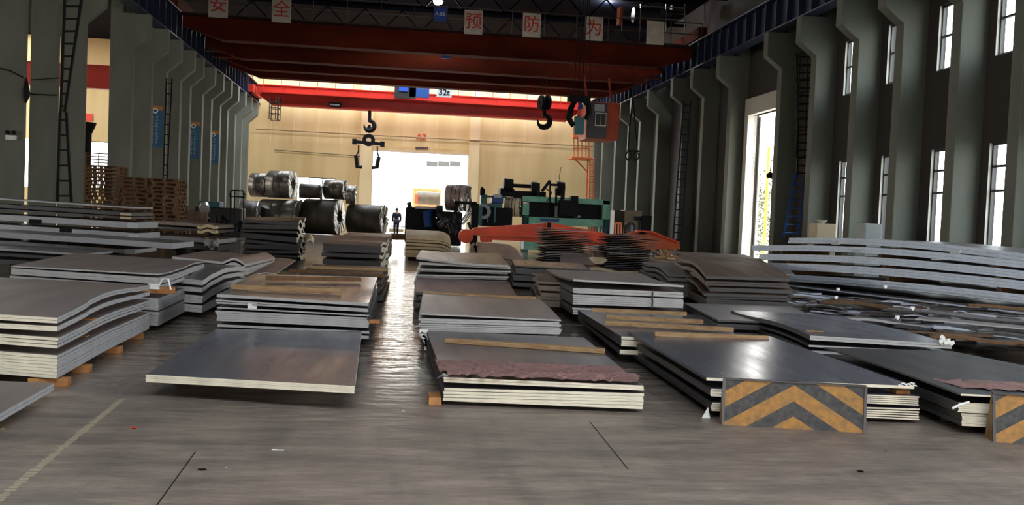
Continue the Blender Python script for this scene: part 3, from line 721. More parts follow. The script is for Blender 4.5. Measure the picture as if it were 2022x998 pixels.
# neighbouring bay seen between the left columns
t = thing('neighbour_crane', (-22, 60, 8.6), 'red crane girder of the next bay seen between left columns', 'crane')
box_girder(60, -33, XL-1.4, 8.3, 9.65, .5, 'red_crane', t)
a, b = P(172, 242, 47), P(172, 345, 47)
t = thing('steel_post', (b.x, 47, 0), 'dark post with a flared top in the next bay, left side', 'post')
MB().tube([(a.x, 47, 0), (a.x, 47, a.z-.5)], .22, 12).build('shaft', 'black', t)
MB().tube([(a.x, 47, a.z-.5), (a.x, 47, a.z-.1), (a.x, 47, a.z)], [.24, .4, .42], 12).build('capital', 'black', t)
c = P(174, 232, YF-.04)
tag(MB().box(c, (.55, .05, .5)).build('red_notice', 'red_plastic'), 'small red notice in the next bay above the dark post', 'sign')

def pallet_mb(c, rz, w=1.9, d=1.2):
    mb = MB(); R = Matrix.Rotation(rz, 3, 'Z')
    def bx(x, y, z, dx, dy, dz): mb.box(Vector(c)+R@Vector((x, y, z)), (dx, dy, dz), rz)
    for k in range(5): bx(0, -d/2+.06+k*(d-.12)/4, .126, w, .11, .02)
    for k in range(3): bx(-w/2+.06+k*(w-.12)/2, 0, .106, .1, d, .02)
    for k in range(3):
        for j in range(3): bx(-w/2+.06+k*(w-.12)/2, -d/2+.05+j*(d-.1)/2, .055, .11, .09, .08)
    for k in range(3): bx(0, -d/2+.05+k*(d-.1)/2, .014, w, .09, .028)
    return mb
rng = random.Random(5)
for (px0, px1, ytop, Y, lab) in ((247, 303, 348, 34.0, 'left pile, behind the long plates'), (304, 362, 352, 33.8, 'right pile, behind the long plates'), (172, 244, 325, 35.6, 'rear pile, between the left columns')):
    xa, xb = P(px0, 400, Y).x, P(px1, 400, Y).x; ztop = P((px0+px1)/2, ytop, Y).z
    n = int(ztop/.137); proto = None
    for k in range(n):
        if proto is None:
            proto = pallet_mb((0, 0, 0), 0, xb-xa-.05).build('wooden_pallet', 'wood_dark'); o = proto
        else:
            o = proto.copy(); COL.objects.link(o)
        o.location = ((xa+xb)/2+rng.uniform(-.05, .05), Y+rng.uniform(-.05, .05), k*.137)
        o.rotation_euler = (0, 0, rng.uniform(-.03, .03))
        tag(o, 'weathered wooden pallet, %s from the floor in the %s' % (ORD[k], lab), 'pallet', 'wooden pallets in the ' + lab.split(',')[0])
mb = MB()
rng = random.Random(2)
for k in range(7): mb.box((P(188, 305, 45).x+.5, 45.3+.02*k, P(188, 303+6*k, 45.3).z), (2.3, .08, .05))
for dx in (-.6, 1.6): mb.box((P(188, 305, 45).x+dx, 45.5, P(188, 303, 45.3).z/2), (.12, .1, P(188, 303, 45.3).z))
tag(mb.build('slatted_rack', 'wood_dark'), 'open slatted rack top seen before the bright window of the next bay', 'rack')

# ------------------------------------------------------------------ coils
def coil(x0, x1, y0, y1, Y, label, m_='coil', end='foil', straps=2, wrap=True):
    a, b = P(x0, (y0+y1)/2, Y), P(x1, (y0+y1)/2, Y); zt = P((x0+x1)/2, y0, Y).z; zb = P((x0+x1)/2, y1, Y).z
    r = (zt-zb)/2; w_ = b.x-a.x; c = Vector(((a.x+b.x)/2, Y+r, (zt+zb)/2))
    t = thing('steel_coil', (c.x, c.y, zb), label, 'coil', 'steel coils before the far wall')
    MB().ring(c, (1, 0, 0), r, r*.36, w_, 36).build('body', [m_], t)
    mb = MB(); mb.ring(c+Vector((w_/2+.02, 0, 0)), (1, 0, 0), r*1.0, r*.42, .09, 36)
    rg = random.Random(int(x0))
    for i, v in enumerate(mb.v):
        mb.v[i] = v + Vector((rg.uniform(-.03, .05), rg.uniform(-.04, .04), rg.uniform(-.04, .04)))
    mb.build('end_wrap', end, t)
    for k in range(straps):
        MB().ring(c+Vector((w_*(-.3+.6*(k+.5)/straps), 0, 0)), (1, 0, 0), r+.006, r-.01, .03, 30).build('strap', 'strap', t)
    if end == 'foil' and straps: t.rotation_euler = (0, 0, -.26)
    return t
CY0 = 55.5
coil(688, 758, 404, 463, CY0, 'large brown-wrapped steel coil nearest the doorway, on the floor', 'coil_dark', straps=1)
coil(600, 668, 393, 464, CY0+.3, 'largest dark steel coil on the floor, in the middle of the coil row', 'coil_dark', straps=1)
coil(512, 590, 394, 462, CY0+.3, 'steel coil on the floor under the topmost coils', 'coil', straps=2)
coil(529, 575, 336, 392, CY0+.8, 'topmost glossy steel coil, highest of the stacked coils')
coil(494, 527, 341, 389, CY0+1.2, 'upper steel coil at the left end of the stack', straps=1)
coil(641, 680, 355, 394, CY0+1.0, 'upper steel coil standing over the middle floor coil', straps=1)
coil(590, 632, 363, 392, CY0+.6, 'small brown coil between the two upper coils', 'coil_dark', straps=0)
coil(683, 699, 366, 403, CY0+.3, 'narrow coil with crumpled silver end, right of the upper coils', 'foil', straps=0)
coil(884, 926, 364, 417, 45.1, 'pale upright coil in wire wrap beside the right door jamb', 'st_pink', straps=3)
coil(470, 505, 396, 464, CY0-1, 'dark shiny coil at the far left of the coil row', 'coil_dark', 'silver', straps=2)
# dark equipment left of the coils, below the left columns
t = thing('baling_machine', P(445, 440, 42), 'dark machine with pipe frame left of the coils', 'machine')
q = P(440, 410, 42); g_ = P(440, 470, 42)
MB().box((q.x-.2, 42.6, .75), (2.0, 1.2, 1.3)).build('body', 'dark_iron', t, bevel=.05)
MB().box((P(412, 400, 42).x, 42.6, .9), (.9, 1.0, 1.5)).build('cabinet', 'teal', t, bevel=.03)
MB().tube([P(404, 408, 42), P(404, 414, 41.4)], .22, 14).build('drum', 'silver', t)
mb = MB()
for px in (455, 463, 481): mb.tube([P(px, 440, 41.5), P(px, 378, 41.5)], .03, 6)
mb.tube([P(453, 386, 41.5), P(457, 376, 41.5), P(480, 377, 41.5), P(484, 386, 41.5)], .03, 6); mb.tube([P(453, 388, 41.5), P(484, 390, 41.5)], .03, 6)
mb.build('guard_frame', 'black', t)
mb = MB(); rg = random.Random(9)
for k in range(14): 
    c = Vector((P(400+k*6, 440, 40).x, 40+rg.random(), rg.uniform(.1, .9))); mb.tube([c, c+Vector((rg.uniform(-.3, .3), .2, rg.uniform(.1, .4)))], rg.uniform(.05, .16), 8)
mb.build('hoses_and_fittings', 'black', t)
t = thing('scrap_lump', P(375, 420, 38), 'crumpled dark sheet leaning beside the pallets', 'scrap')
mb = MB(); rg = random.Random(4)
for k in range(9):
    c = Vector((P(375, 420, 38).x+rg.uniform(-.3, .4), 38+rg.uniform(-.2, .2), .2+k*.13)); mb.box(c, (rg.uniform(.3, .7), .05, rg.uniform(.2, .5)), R=Matrix.Rotation(rg.uniform(-.8, .8), 3, 'Y') @ Matrix.Rotation(rg.uniform(-.8, .8), 3, 'X'))
mb.build('folded_sheet', 'st_rust', t)

# truck outside the far doorway
Y = 76; a = P(818, 415, Y); k = Y/FPX
t = thing('truck', (P(847, 400, Y).x, Y+3, 0), 'orange-edged truck loaded with a brown tarpaulin coil, outside the far door', 'truck')
xa, xb = P(823, 390, Y).x, P(871, 390, Y).x; xm = (xa+xb)/2
zt, zm, zb = P(847, 371, Y).z, P(847, 378, Y).z, P(847, 405, Y).z
MB().box((xm, Y+5.5, (zt+.9)/2+.1), (xb-xa+.5, 1.8, zt-.9), ).build('truck_cab', 'orange_dull', t, bevel=.15)
MB().box((xm, Y+3, .95), (xb-xa+.4, 6, .25)).build('load_bed', 'cream_box', t)
mb = MB(); mb.tube([(xa+.05, Y+1.3, (zm+zb)/2), (xb-.05, Y+1.3, (zm+zb)/2)], (zm-zb)/2, 18); mb.build('tarpaulin_load', 'coil_dark', t)
MB().box((xa-.02, Y+.4, (zm+zb)/2-.1), (.22, .1, .75)).build('tail_light', 'red_plastic', t)
for x in (xa+.1, xb-.1):
    for y in (Y+.9, Y+5.2): MB().ring((x, y, .5), (1, 0, 0), .5, .18, .3, 20).build('wheel', 'black', t)

# ------------------------------------------------------------------ machines right of the doorway
Y = 46.5
t = thing('straightening_machine', P(1118, 470, Y), 'pale green framed machine with black recesses, behind the orange beam', 'machine')
def PB(x0, y0, x1, y1, Y, d, mb=None):
    a, b = P(x0, (y0+y1)/2, Y), P(x1, (y0+y1)/2, Y); zt, zb = P((x0+x1)/2, y0, Y).z, P((x0+x1)/2, y1, Y).z
    return (mb or MB()).box(((a.x+b.x)/2, Y+d/2, (zt+zb)/2), (abs(b.x-a.x), d, zt-zb))
PB(1032, 391, 1206, 402, Y, 1.6).build('top_beam', 'green', t, bevel=.03)
PB(1044, 402, 1194, 431, Y+.35, 1.1).build('recess_panel', 'black', t)
PB(1032, 402, 1045, 425, Y, 1.6).build('side_frame', 'green', t, bevel=.02); PB(1190, 396, 1206, 434, Y, 1.6).build('side_frame', 'green', t, bevel=.02)
PB(1044, 431, 1192, 446, Y, 1.5).build('lower_beam', 'green', t, bevel=.03)
PB(1068, 432, 1104, 438, Y-.06, .06).build('blue_plate', 'blue', t)
for x0 in (1030, 1189):
    a, b = P(x0+8, 425, Y+.5), P(x0+7, 470, Y+.5); MB().tube([Vector((a.x, Y+.5, 0)), a], .19, 14).build('leg', 'teal', t)
PB(1096, 405, 1103, 428, Y+.2, .2).build('bracket', 'cabinet', t)
PB(1135, 426, 1146, 430, Y+.1, .2).build('bracket', 'cabinet', t)
PB(1034, 474, 1072, 494, Y-6, .8).build('base_block', 'green', t)
t = thing('roll_unit', P(1120, 400, 47), 'black hydraulic drive gear standing on top of the green machine', 'machine')
PB(1104, 396, 1142, 428, Y-.25, 1.2).build('housing', 'black', t, bevel=.04)
PB(988, 372, 1016, 388, Y+.3, 1.2).build('motor_housing', 'black', t, bevel=.05)
MB().tube([P(994, 366, Y+.5), P(1012, 368, Y+.5)], .36, 16).build('motor', 'black', t)
PB(998, 356, 1006, 366, Y+.4, .25).build('motor_cap', 'black', t)
PB(1012, 364, 1060, 371, Y+.5, .4).build('crossbar', 'black', t)
mb = PB(1014, 378, 1078, 392, Y+.3, 1.0); mb.build('carriage', 'black', t)
MB().tube([P(1048, 372, Y+.3), P(1060, 373, Y+.3)], .34, 14).build('gearbox', 'black', t)
MB().tube([P(1098, 372, Y+.3), P(1113, 374, Y+.3)], .36, 14).build('gearbox', 'black', t)
mb = MB(); mb.bar(P(1070, 378, Y), P(1086, 357, Y), .14); mb.bar(P(1064, 385, Y), P(1064, 362, Y), .1); mb.bar(P(1085, 365, Y), P(1110, 366, Y), .12); mb.bar(P(1086, 358, Y), P(1086, 400, Y), .08); mb.bar(P(1098, 372, Y), P(1098, 408, Y), .1); mb.bar(P(1112, 368, Y), P(1110, 395, Y), .2); mb.build('linkage', 'black', t)
mb = MB(); mb.tube([P(1076, 372, Y-.2), P(1090, 380, Y-.2), P(1080, 398, Y-.2), P(1098, 404, Y-.2)], .03, 6); mb.tube([P(1108, 330, Y), P(1104, 350, Y), P(1106, 362, Y)], .015, 5); mb.build('hose', 'black', t)
PB(1128, 387, 1142, 398, Y-.1, .6).build('vent', 'black', t)
t = thing('drive_unit', P(975, 450, 46), 'teal and blue pump unit left of the green machine', 'machine')
PB(950, 384, 962, 404, 46.2, .8).build('pump_head', 'teal', t, bevel=.04); PB(950, 402, 992, 410, 46, 1).build('deck', 'teal', t)
PB(972, 386, 994, 402, 46, .9).build('tank', 'blue', t, bevel=.04); PB(976, 384, 990, 391, 45.9, .1).build('tank_plate', 'cabinet', t)
MB().tube([P(953, 386, 46.3), P(953, 374, 46.3), P(955, 372, 46.3)], .13, 8).build('valve', 'black', t)
MB().tube([P(954, 388, 46.1), P(1000, 390, 46.1)], .05, 6).build('pipe', 'teal', t)
PB(948, 410, 1012, 448, 46.2, 1.2).build('body', 'black', t, bevel=.05)
MB().ring(P(954, 418, 45.9), (.3, 1, 0), .38, .22, .12, 20).build('hand_wheel', 'cabinet', t)
for px in (962, 976): PB(px, 405, px+3, 440, 45.8, .1).build('post', 'teal', t)
coil(1000, 1030, 390, 428, 46.5, 'cream-coloured ribbed coil between pump unit and green machine', 'cream_box', straps=3)
t = thing('decoiler', P(920, 450, 45), 'dark decoiler frame with pipework, right of the doorway', 'machine')
mb = PB(898, 398, 942, 404, 45, .5); PB(896, 400, 903, 486, 45, .5, mb); PB(930, 402, 944, 487, 45, .5, mb); mb.build('frame', 'black', t)
PB(868, 418, 912, 486, 44.5, 1.3).build('housing', 'black', t, bevel=.08)
mb = MB(); rg = random.Random(11)
for k in range(9): c = P(905+rg.random()*30, 408+rg.random()*36, 45.1); mb.tube([c, c+Vector((rg.uniform(-.4, .4), 0, rg.uniform(.2, .7)))], rg.uniform(.03, .08), 8)
mb.build('pipework', 'silver', t)
mb = MB()
for k in range(10): c = P(865+rg.random()*70, 440+rg.random()*25, 43.5); mb.tube([c, c+Vector((rg.uniform(-.5, .5), .2, rg.uniform(.1, .5)))], rg.uniform(.05, .15), 8)
mb.build('roller', 'dark_iron', t)
PB(942, 408, 952, 445, 45.4, .4).build('column', 'teal', t)
t = thing('feed_table', P(830, 450, 45), 'dark machine between the doorway and decoiler, with a blue drum', 'machine')
PB(800, 410, 866, 483, 45, 1.6).build('body', 'black', t, bevel=.1)
MB().tube([P(846, 448, 44.8), P(845, 420, 44.8), P(844, 416, 44.8)], [.2, .26, .3], 14).build('blue_drum', 'blue', t)
MB().tube([P(806, 412, 45.4), P(814, 410, 45.4)], .3, 12).build('roller', 'dark_iron', t)
PB(820, 408, 866, 413, 44.9, .3).build('top_rail', 'st_pale', t)
MB().tube([P(862, 424, 44.6), P(874, 424, 44.6)], .45, 14).build('drive_wheel', 'black', t)
mb = MB()
for k in range(6): mb.bar(P(860+k*3, 430+k*3, 44.3), P(872+k*2, 434+k*3, 44.3), .05)
mb.build('chain', 'silver', t)
# cream cabinet, pump and motor at the right
t = thing('control_cabinet', P(1240, 460, 48), 'cream control cabinet at the foot of the far right columns', 'cabinet')
PB(1212, 416, 1232, 493, 48, .9).build('side_section', 'coil_dark', t); PB(1232, 416, 1266, 493, 48, .9).build('door', 'cream_box', t)
t = thing('motor_pump', P(1275, 455, 44), 'black motor and pump on a stand right of the cream cabinet', 'pump')
PB(1266, 426, 1287, 456, 44, .7).build('motor', 'black', t, bevel=.04); PB(1253, 428, 1270, 436, 44.1, .3).build('shaft_guard', 'black', t); MB().bar(P(1262, 435, 44), P(1262, 452, 44), .08).bar(P(1280, 456, 44), P(1278, 500, 44), .3).build('stand', 'black', t)
t = thing('gas_drum', P(1240, 456, 43), 'round olive drum with orange handles before the cream cabinet', 'drum')
MB().tube([P(1243, 463, 43), P(1243, 446, 43), P(1243, 440, 43)], [.28, .28, .18], 14).build('body', 'st_dark', t)
mb = MB()
for px in (1215, 1221, 1227): mb.bar(P(px, 462, 43), P(px, 441, 43), .07)
mb.bar(P(1215, 441, 43), P(1227, 441, 43), .07); mb.build('handle_frame', 'orange_dull', t)
# cabinets by the right wall
for (x0, y0, x1, y1, Y, lab, m_) in ((1612, 441, 1652, 500, 27.3, 'cream cabinet under the narrow window right of the ladder', 'cream_box'), (1708, 442, 1742, 500, 24.6, 'pale blue-grey cabinet by the right wall behind the bowed plates', 'cabinet')):
    t = thing('wall_cabinet', P((x0+x1)/2, 500, Y), lab, 'cabinet')
    a, b = P(x0, 441, Y), P(x1, 441, Y)
    MB().box(((a.x+b.x)/2, Y+.25, a.z/2), (b.x-a.x, .5, a.z)).build('cabinet_body', m_, t, bevel=.015)
    MB().box(((a.x+b.x)/2, Y-.01, a.z/2), (b.x-a.x-.06, .02, a.z-.1)).build('door', m_, t); MB().box((b.x-.07, Y-.03, a.z*.55), (.02, .03, .12)).build('handle', 'black', t)
c = P(1623, 438, 27.4)
t = thing('basin', (c.x, c.y, P(1623, 441, 27.4).z), 'small pale bowl resting on the cream cabinet', 'bowl')
MB().tube([c+Vector((0, 0, -.05)), c+Vector((0, 0, 0)), c+Vector((0, 0, .05))], [.07, .13, .17], 14).build('bowl', 'white', t)

# orange lifting beams
def spindle(pts_top, pts_bot, Y, d, name, m_, parent):
    n = len(pts_top); prof = [P(x, y, Y) for x, y in pts_top] + [P(x, y, Y) for x, y in reversed(pts_bot)]
    mb = MB(); N = len(prof); mb.add([*prof, *[p+Vector((0, d, 0)) for p in prof]], [tuple(range(N)), tuple(range(N, 2*N))[::-1]]+[(k, (k+1) % N, N+(k+1) % N, N+k) for k in range(N)])
    return mb.build(name, m_, parent)
Y = 37
t = thing('lifting_beam', P(1085, 480, Y), 'long bright orange tapered lifting beam lying across the hall', 'lifting beam', 'orange lifting beams')
spindle([(918, 463), (938, 450), (1075, 441), (1094, 441), (1200, 462), (1245, 466)], [(918, 470), (938, 464), (1075, 468), (1094, 470), (1200, 480), (1240, 486)], Y, .35, 'upper_web', 'orange', t)
spindle([(970, 467), (1075, 471), (1094, 472), (1236, 487)], [(970, 474), (1075, 479), (1094, 480), (1226, 487)], Y+.05, .3, 'lower_web', 'orange', t)
MB().bar(P(940, 464.5, Y-.08), P(1078, 469.5, Y-.08), .12, .05).bar(P(1090, 470, Y-.08), P(1238, 486, Y-.08), .12, .05).build('flange', 'orange_dull', t)
MB().box(P(1085, 452, Y-.03), (.3, .5, .5)).build('centre_clevis', 'orange_dull', t); PB(1081, 440, 1088, 452, Y-.3, .3).build('pin_plate', 'black', t)
c = P(925, 467, Y); MB().tube([c+Vector((-.1, -.2, 0)), c+Vector((-.1, .5, 0))], .28, 18).build('end_roller', 'orange', t)
mb = PB(950, 466, 972, 476, Y-.05, .5); mb.build('end_bracket', 'orange', t); MB().bar(P(950, 477, Y-.1), P(972, 477, Y-.1), .06).build('pin', 'red_plastic', t)
MB().box((P(1000, 480, Y).x, Y+.2, .15), (.3, .5, .3)).box((P(1180, 480, Y).x, Y+.2, .15), (.3, .5, .3)).build('support_block', 'wood_dark', t)
Y = 35.5
t = thing('lifting_beam', P(1270, 490, Y), 'shorter faded orange tapered beam, right of the long bright one', 'lifting beam', 'orange lifting beams')
spindle([(1214, 470), (1256, 457), (1284, 458), (1338, 479), (1343, 483)], [(1214, 492), (1256, 493), (1284, 493), (1338, 493), (1343, 493)], Y, .35, 'web', 'orange_dull', t)
MB().bar(P(1256, 457, Y-.05), P(1284, 458, Y-.05), .5, .06).bar(P(1284, 458, Y-.05), P(1338, 479, Y-.05), .5, .06).build('flange', 'orange', t)
MB().tube([P(1270, 463, Y-.2), P(1270, 460, Y-.2), P(1270, 457, Y-.2)], [.16, .15, .06], 12).build('lifting_eye', 'black', t)

# ------------------------------------------------------------------ plates
def side_profile(A, B, pts):
    """heights along the plan line A-B read off an outline: list of (s, z above the straight line)"""
    res = []
    d = B-A
    for px, py in pts:
        r = ray(px, py); # solve (r.x*t, r.y*t) = A + d*s
        det = r.x*(-d.y) + d.x*r.y
        t_ = (A.x*(-d.y) + d.x*A.y)/det; s_ = (r.x*A.y - r.y*A.x)/det
        z = EYE + r.z*t_; res.append((s_, z-(A.z+d.z*s_)))
    return sorted(res)
def interp(prof, s_):
    if not prof: return 0.0
    if s_ <= prof[0][0]: return prof[0][1]
    for (a, za), (b, zb) in zip(prof, prof[1:]):
        if s_ <= b:
            f_ = (s_-a)/max(1e-6, b-a); f_ = f_*f_*(3-2*f_); return za+(zb-za)*f_
    return prof[-1][1]
def slab(name, q, t_, top, side, dz=None, nx=8, ny=20, parent=None, rag=0.0, seed=0, front=None):
    """q = four top corners FL, FR, BR, BL; dz(u, s) lifts the sheet (u across, s front to back)"""
    FL, FR, BR, BL = q; rg = random.Random(seed); T = []; 
    rf = [rg.uniform(-rag, rag) for _ in range(nx+1)]
    for j in range(ny+1):
        s_ = j/ny
        for i in range(nx+1):
            u = i/nx; p = FL.lerp(FR, u).lerp(BL.lerp(BR, u), s_)
            if dz: p = p + Vector((0, 0, dz(u, s_)))
            if j == 0: p = p + Vector((0, rf[i], 0))
            T.append(p)
    mb = MB(); W = nx+1; dn = Vector((0, 0, -t_))
    mb.add(T, [(j*W+i, j*W+i+1, (j+1)*W+i+1, (j+1)*W+i) for j in range(ny) for i in range(nx)], 0, True)
    mb.add([p+dn for p in T], [(j*W+i, (j+1)*W+i, (j+1)*W+i+1, j*W+i+1) for j in range(ny) for i in range(nx)], 0, True)
    rim = [i for i in range(W)] + [j*W+nx for j in range(1, ny+1)] + [ny*W+i for i in range(nx-1, -1, -1)] + [j*W for j in range(ny-1, 0, -1)]
    n = len(rim); vs = [T[k] for k in rim]+[T[k]+dn for k in rim]
    fs = [(k, n+k, n+(k+1) % n, (k+1) % n) for k in range(n)]
    if front:
        mb.add(vs, fs[:nx], 2); mb.add(vs, fs[nx:], 1); return mb.build(name, [top, side, front], parent)
    mb.add(vs, fs, 1)
    return mb.build(name, [top, side], parent)
def stack(desc, L, R_, back, layers, top, side, front=None, dz=None, under=True, jit=.012, group=None, colour='grey steel', topdesc=None, seed=1, nx=6, ny=16, gapz=.0006, zmin=.03, shift=None, rag=.002):
    """L=(x,Y) R_=(x,Y) front corners; back=((x,y,Y),(x,y,Y)) back-left/right of the top sheet;
    layers = list of (yLtop, yLbot, yRtop, yRbot, n)"""
    rg = random.Random(seed); tot = sum(l[4] for l in layers); idx = 0
    first = layers[0]
    FL0 = P(L[0], first[0], L[1]); FR0 = P(R_[0], first[2], R_[1])
    bl, br = P(*back[0]), P(*back[1]); vL, vR = bl-FL0, br-FR0; out = []
    for li, (lt, lb, rtp, rb, n) in enumerate(layers):
        a, b = P(L[0], lt, L[1]), P(R_[0], rtp, R_[1]); ab, bb = P(L[0], lb, L[1]).z, P(R_[0], rb, R_[1]).z
        ta, tb = (a.z-ab)/n, (b.z-bb)/n
        for k in range(n):
            idx += 1
            za, zb = a.z-ta*k, b.z-tb*k; tt = max(.004, min(ta, tb)-gapz)
            za = max(za, zmin+tt); zb = max(zb, zmin+tt)
            if za - tt < zmin-.001: continue
            j = Vector((rg.uniform(-jit, jit), rg.uniform(-jit, jit), 0))*(1.0 if k == 0 else .3) if idx > 1 else Vector((0, 0, 0))
            if shift: j += Vector((*shift(li, k), 0))
            fade = 1.0 if li == 0 else .75
            q = [Vector((a.x, a.y, za))+j, Vector((b.x, b.y, zb))+j]
            q.append(q[1]+Vector((vR.x, vR.y, vR.z*fade))); q.append(q[0]+Vector((vL.x, vL.y, vL.z*fade)))
            for v in q[2:]: v.z = max(v.z, zmin+tt)
            f_ = (lambda u, s_, li=li, k=k: dz(u, s_, li)) if dz else None
            o = slab('steel_plate', q, tt, top, side, f_, nx, ny, None, rag, seed*100+idx, front)
            if idx == 1: lab = topdesc or ('%s plate on top of the %s' % (colour, desc))
            elif idx == tot: lab = '%s plate, lowest in the %s' % (colour, desc)
            else: lab = '%s plate, %s from the top of the %s' % (colour, ORD[min(idx-1, 19)], desc)
            tag(o, lab, 'steel plate', group or 'plates of the ' + desc); out.append(o); lastq, lastt = q, tt
    zb = min(v.z for v in lastq)-lastt
    m_ = 0
    while zb > .13 and under:                       # the hidden foot of the stack
        tt = min(.05, zb-.08); m_ += 1
        q = [Vector((v.x, v.y, zb)) + Vector((rg.uniform(-.01, .01), .02+rg.uniform(0, .02), 0)) for v in lastq]
        o = slab('steel_plate', q, tt-.002, top, side, None, 2, 2, None, 0, seed, front); zb -= tt
        tag(o, '%s plate, %s down in the foot of the %s' % (colour.split()[-1], ORD[m_-1], desc), 'steel plate', group or 'plates of the ' + desc)
    if zb > .025 and under:
        for k in range(3):
            s_ = .22+.30*k; A_, B_ = lastq[0].lerp(lastq[3], s_), lastq[1].lerp(lastq[2], s_); A_, B_ = A_.lerp(B_, .07), A_.lerp(B_, .93)
            o = MB().bar(Vector((A_.x, A_.y, (zb-.002)/2)), Vector((B_.x, B_.y, (zb-.002)/2)), .09, zb-.002).build('floor_batten', 'wood_under')
            tag(o, '%s floor batten under the %s' % (('front', 'middle', 'rear')[k], desc), 'timber', 'battens under the ' + desc)
    return out
def block(p, d, label, rz=0.0, m_='wood_orange', name='wooden_block', group=None):
    o = MB().box(Vector(p)+Vector((0, 0, d[2]/2)), d, rz).build(name, m_, bevel=.004); return tag(o, label, 'wood block', group)
def plank(a, b, wd, ht, label, m_='wood', zlift=0, group=None):
    """timber from a to b (end points on its under side)"""
    a = Vector(a); b = Vector(b); d = b-a; q = d.to_track_quat('X', 'Z').to_matrix(); mb = MB(); n = 10; vs = []; rg = random.Random(int(a.x*97))
    for i in range(n+1):
        w_ = rg.uniform(-.004, .004)
        for y, z in ((-wd/2, 0), (wd/2, 0), (wd/2, ht), (-wd/2, ht)): vs.append(a + q @ Vector((d.length*i/n, y+w_, z+zlift)))
    fs = [(0, 1, 2, 3), tuple(4*n+k for k in (3, 2, 1, 0))]
    for i in range(n):
        for k in range(4): fs.append((4*i+k, 4*i+(k+1) % 4, 4*i+4+(k+1) % 4, 4*i+4+k))
    mb.add(vs, fs); o = mb.build('timber_batten', m_, bevel=.003)
    return tag(o, label, 'timber', group)
def under_battens(qs, label, z=.05, m_='wood_dark', n=3):
    """low battens on the floor under a stack: qs = plan corners FL FR BR BL"""
    for k in range(n):
        s_ = .12+.76*k/(n-1); a = qs[0].lerp(qs[3], s_); b = qs[1].lerp(qs[2], s_)
        o = MB().bar(Vector((a.x+.06, a.y, z/2)), Vector((b.x-.06, b.y, z/2)), .09, z).build('floor_batten', m_)
        tag(o, 'floor batten under the %s, %s from its front' % (label, ORD[k]), 'timber', 'battens under the ' + label)
def floorplan(L, R_, y0, y1, back):
    a, b = P(L[0], y0, L[1]), P(R_[0], y1, R_[1]); return [a, b, P(*back[1]), P(*back[0])]

# front-left low stack
bk = ((425, 650, 10.3), (714, 655, 10.35)); L, R_ = (288, 7.43), (700, 6.98)
stack('low left foreground stack', L, R_, bk, [(740, 755, 763, 778, 4)], 'st_blue', 'ed_grey', 'ed_white', colour='blue-grey steel', topdesc='wide mirror-dark steel plate topping the low left foreground stack', seed=2, jit=.004)
# the stack right behind it
bk = ((500, 541, 14.3), (745, 548, 14.3)); L, R_ = (428, 10.9), (728, 10.45)
sag = lambda u, s_, li: -.018*math.sin(PI*min(1, s_*2.2))*(li < 3)
stack('banded stack behind the left foreground', L, R_, bk, [(581, 587, 599, 606, 1), (592, 601, 610, 617, 2), (606, 609, 622, 625, 1), (614, 634, 628, 648, 5), (641, 646, 655, 660, 1), (650, 656, 664, 670, 2)], 'st_blue', 'ed_dark', 'ed_grey', dz=sag, colour='grey steel', topdesc='bluish steel plate under two battens, behind the left foreground plate', seed=3, jit=.02)
z = P(428, 581, 10.9).z
plank(G(454, 572, z+.0)+Vector((0, .1, 0)), G(672, 580, z)+Vector((0, .1, 0)), .09, .055, 'pale bowed batten at the front of the layered left stack')
plank(G(525, 553, z+.03), G(712, 556, z+.03), .09, .05, 'darker batten behind the pale one on the layered left stack', 'wood_dark')
tag(MB().box(P(498, 605, 10.8), (.1, .01, .06)).build('stack_label', 'label'), 'white label on the front of the layered left stack', 'label')
block(P(728, 640, 10.5)+Vector((0.06, .1, 0)), (.12, .12, .035), 'wood end poking from the right side of the layered left stack')
# stack with battens further back, left of the aisle
bk = ((620, 522, 18.9), (765, 527, 18.9)); L, R_ = (590, 15.9), (752, 15.6)
stack('dark banded stack beside the aisle', L, R_, bk, [(540, 544, 545, 549, 1), (549, 557, 555, 563, 2), (562, 572, 568, 578, 2), (578, 584, 584, 590, 1), (590, 600, 596, 606, 1)], 'st_rust', 'ed_dark', 'ed_dark', colour='dark steel', seed=5, jit=.05, topdesc='rust-tinged plate with battens, left of the bright aisle')
z = P(590, 540, 15.9).z
plank(G(572, 537, z), G(762, 549, z)+Vector((0, .1, 0)), .1, .05, 'dark batten lying on the banded stack left of the aisle', 'wood_dark')
plank(G(600, 530, z)+Vector((.1, 0, 0)), G(765, 536, z), .1, .05, 'pale-ended batten at the back of the banded stack', 'wood')
# pinkish curled stack
def droop(a_, p_=3): return lambda u, s_, li: -a_*(max(0, 1-s_*2.2))**p_
bk = ((662, 465, 26.2), (768, 471, 26.0)); L, R_ = (637, 22.6), (752, 22.4)
wave = lambda u, s_, li: .05*math.sin(s_*7+li)*(.4+.6*u)
stack('wavy-sided stack by the coils', L, R_, bk, [(480, 485, 487, 492, 1), (487, 498, 494, 505, 2), (501, 508, 508, 515, 1), (512, 522, 518, 528, 1), (526, 536, 531, 541, 1)], 'st_pink', 'ed_white', 'ed_dark', dz=wave, colour='pinkish steel', seed=6, jit=.03, topdesc='pinkish wavy plate on the stack between coils and aisle')
bk = ((690, 459, 31), (775, 462, 31)); stack('pinkish pair behind the wavy-sided stack', (672, 27.5), (768, 27.4), bk, [(466, 472, 469, 475, 1), (474, 482, 477, 485, 1)], 'st_pink', 'ed_brown', 'ed_brown', colour='pinkish steel', seed=7)
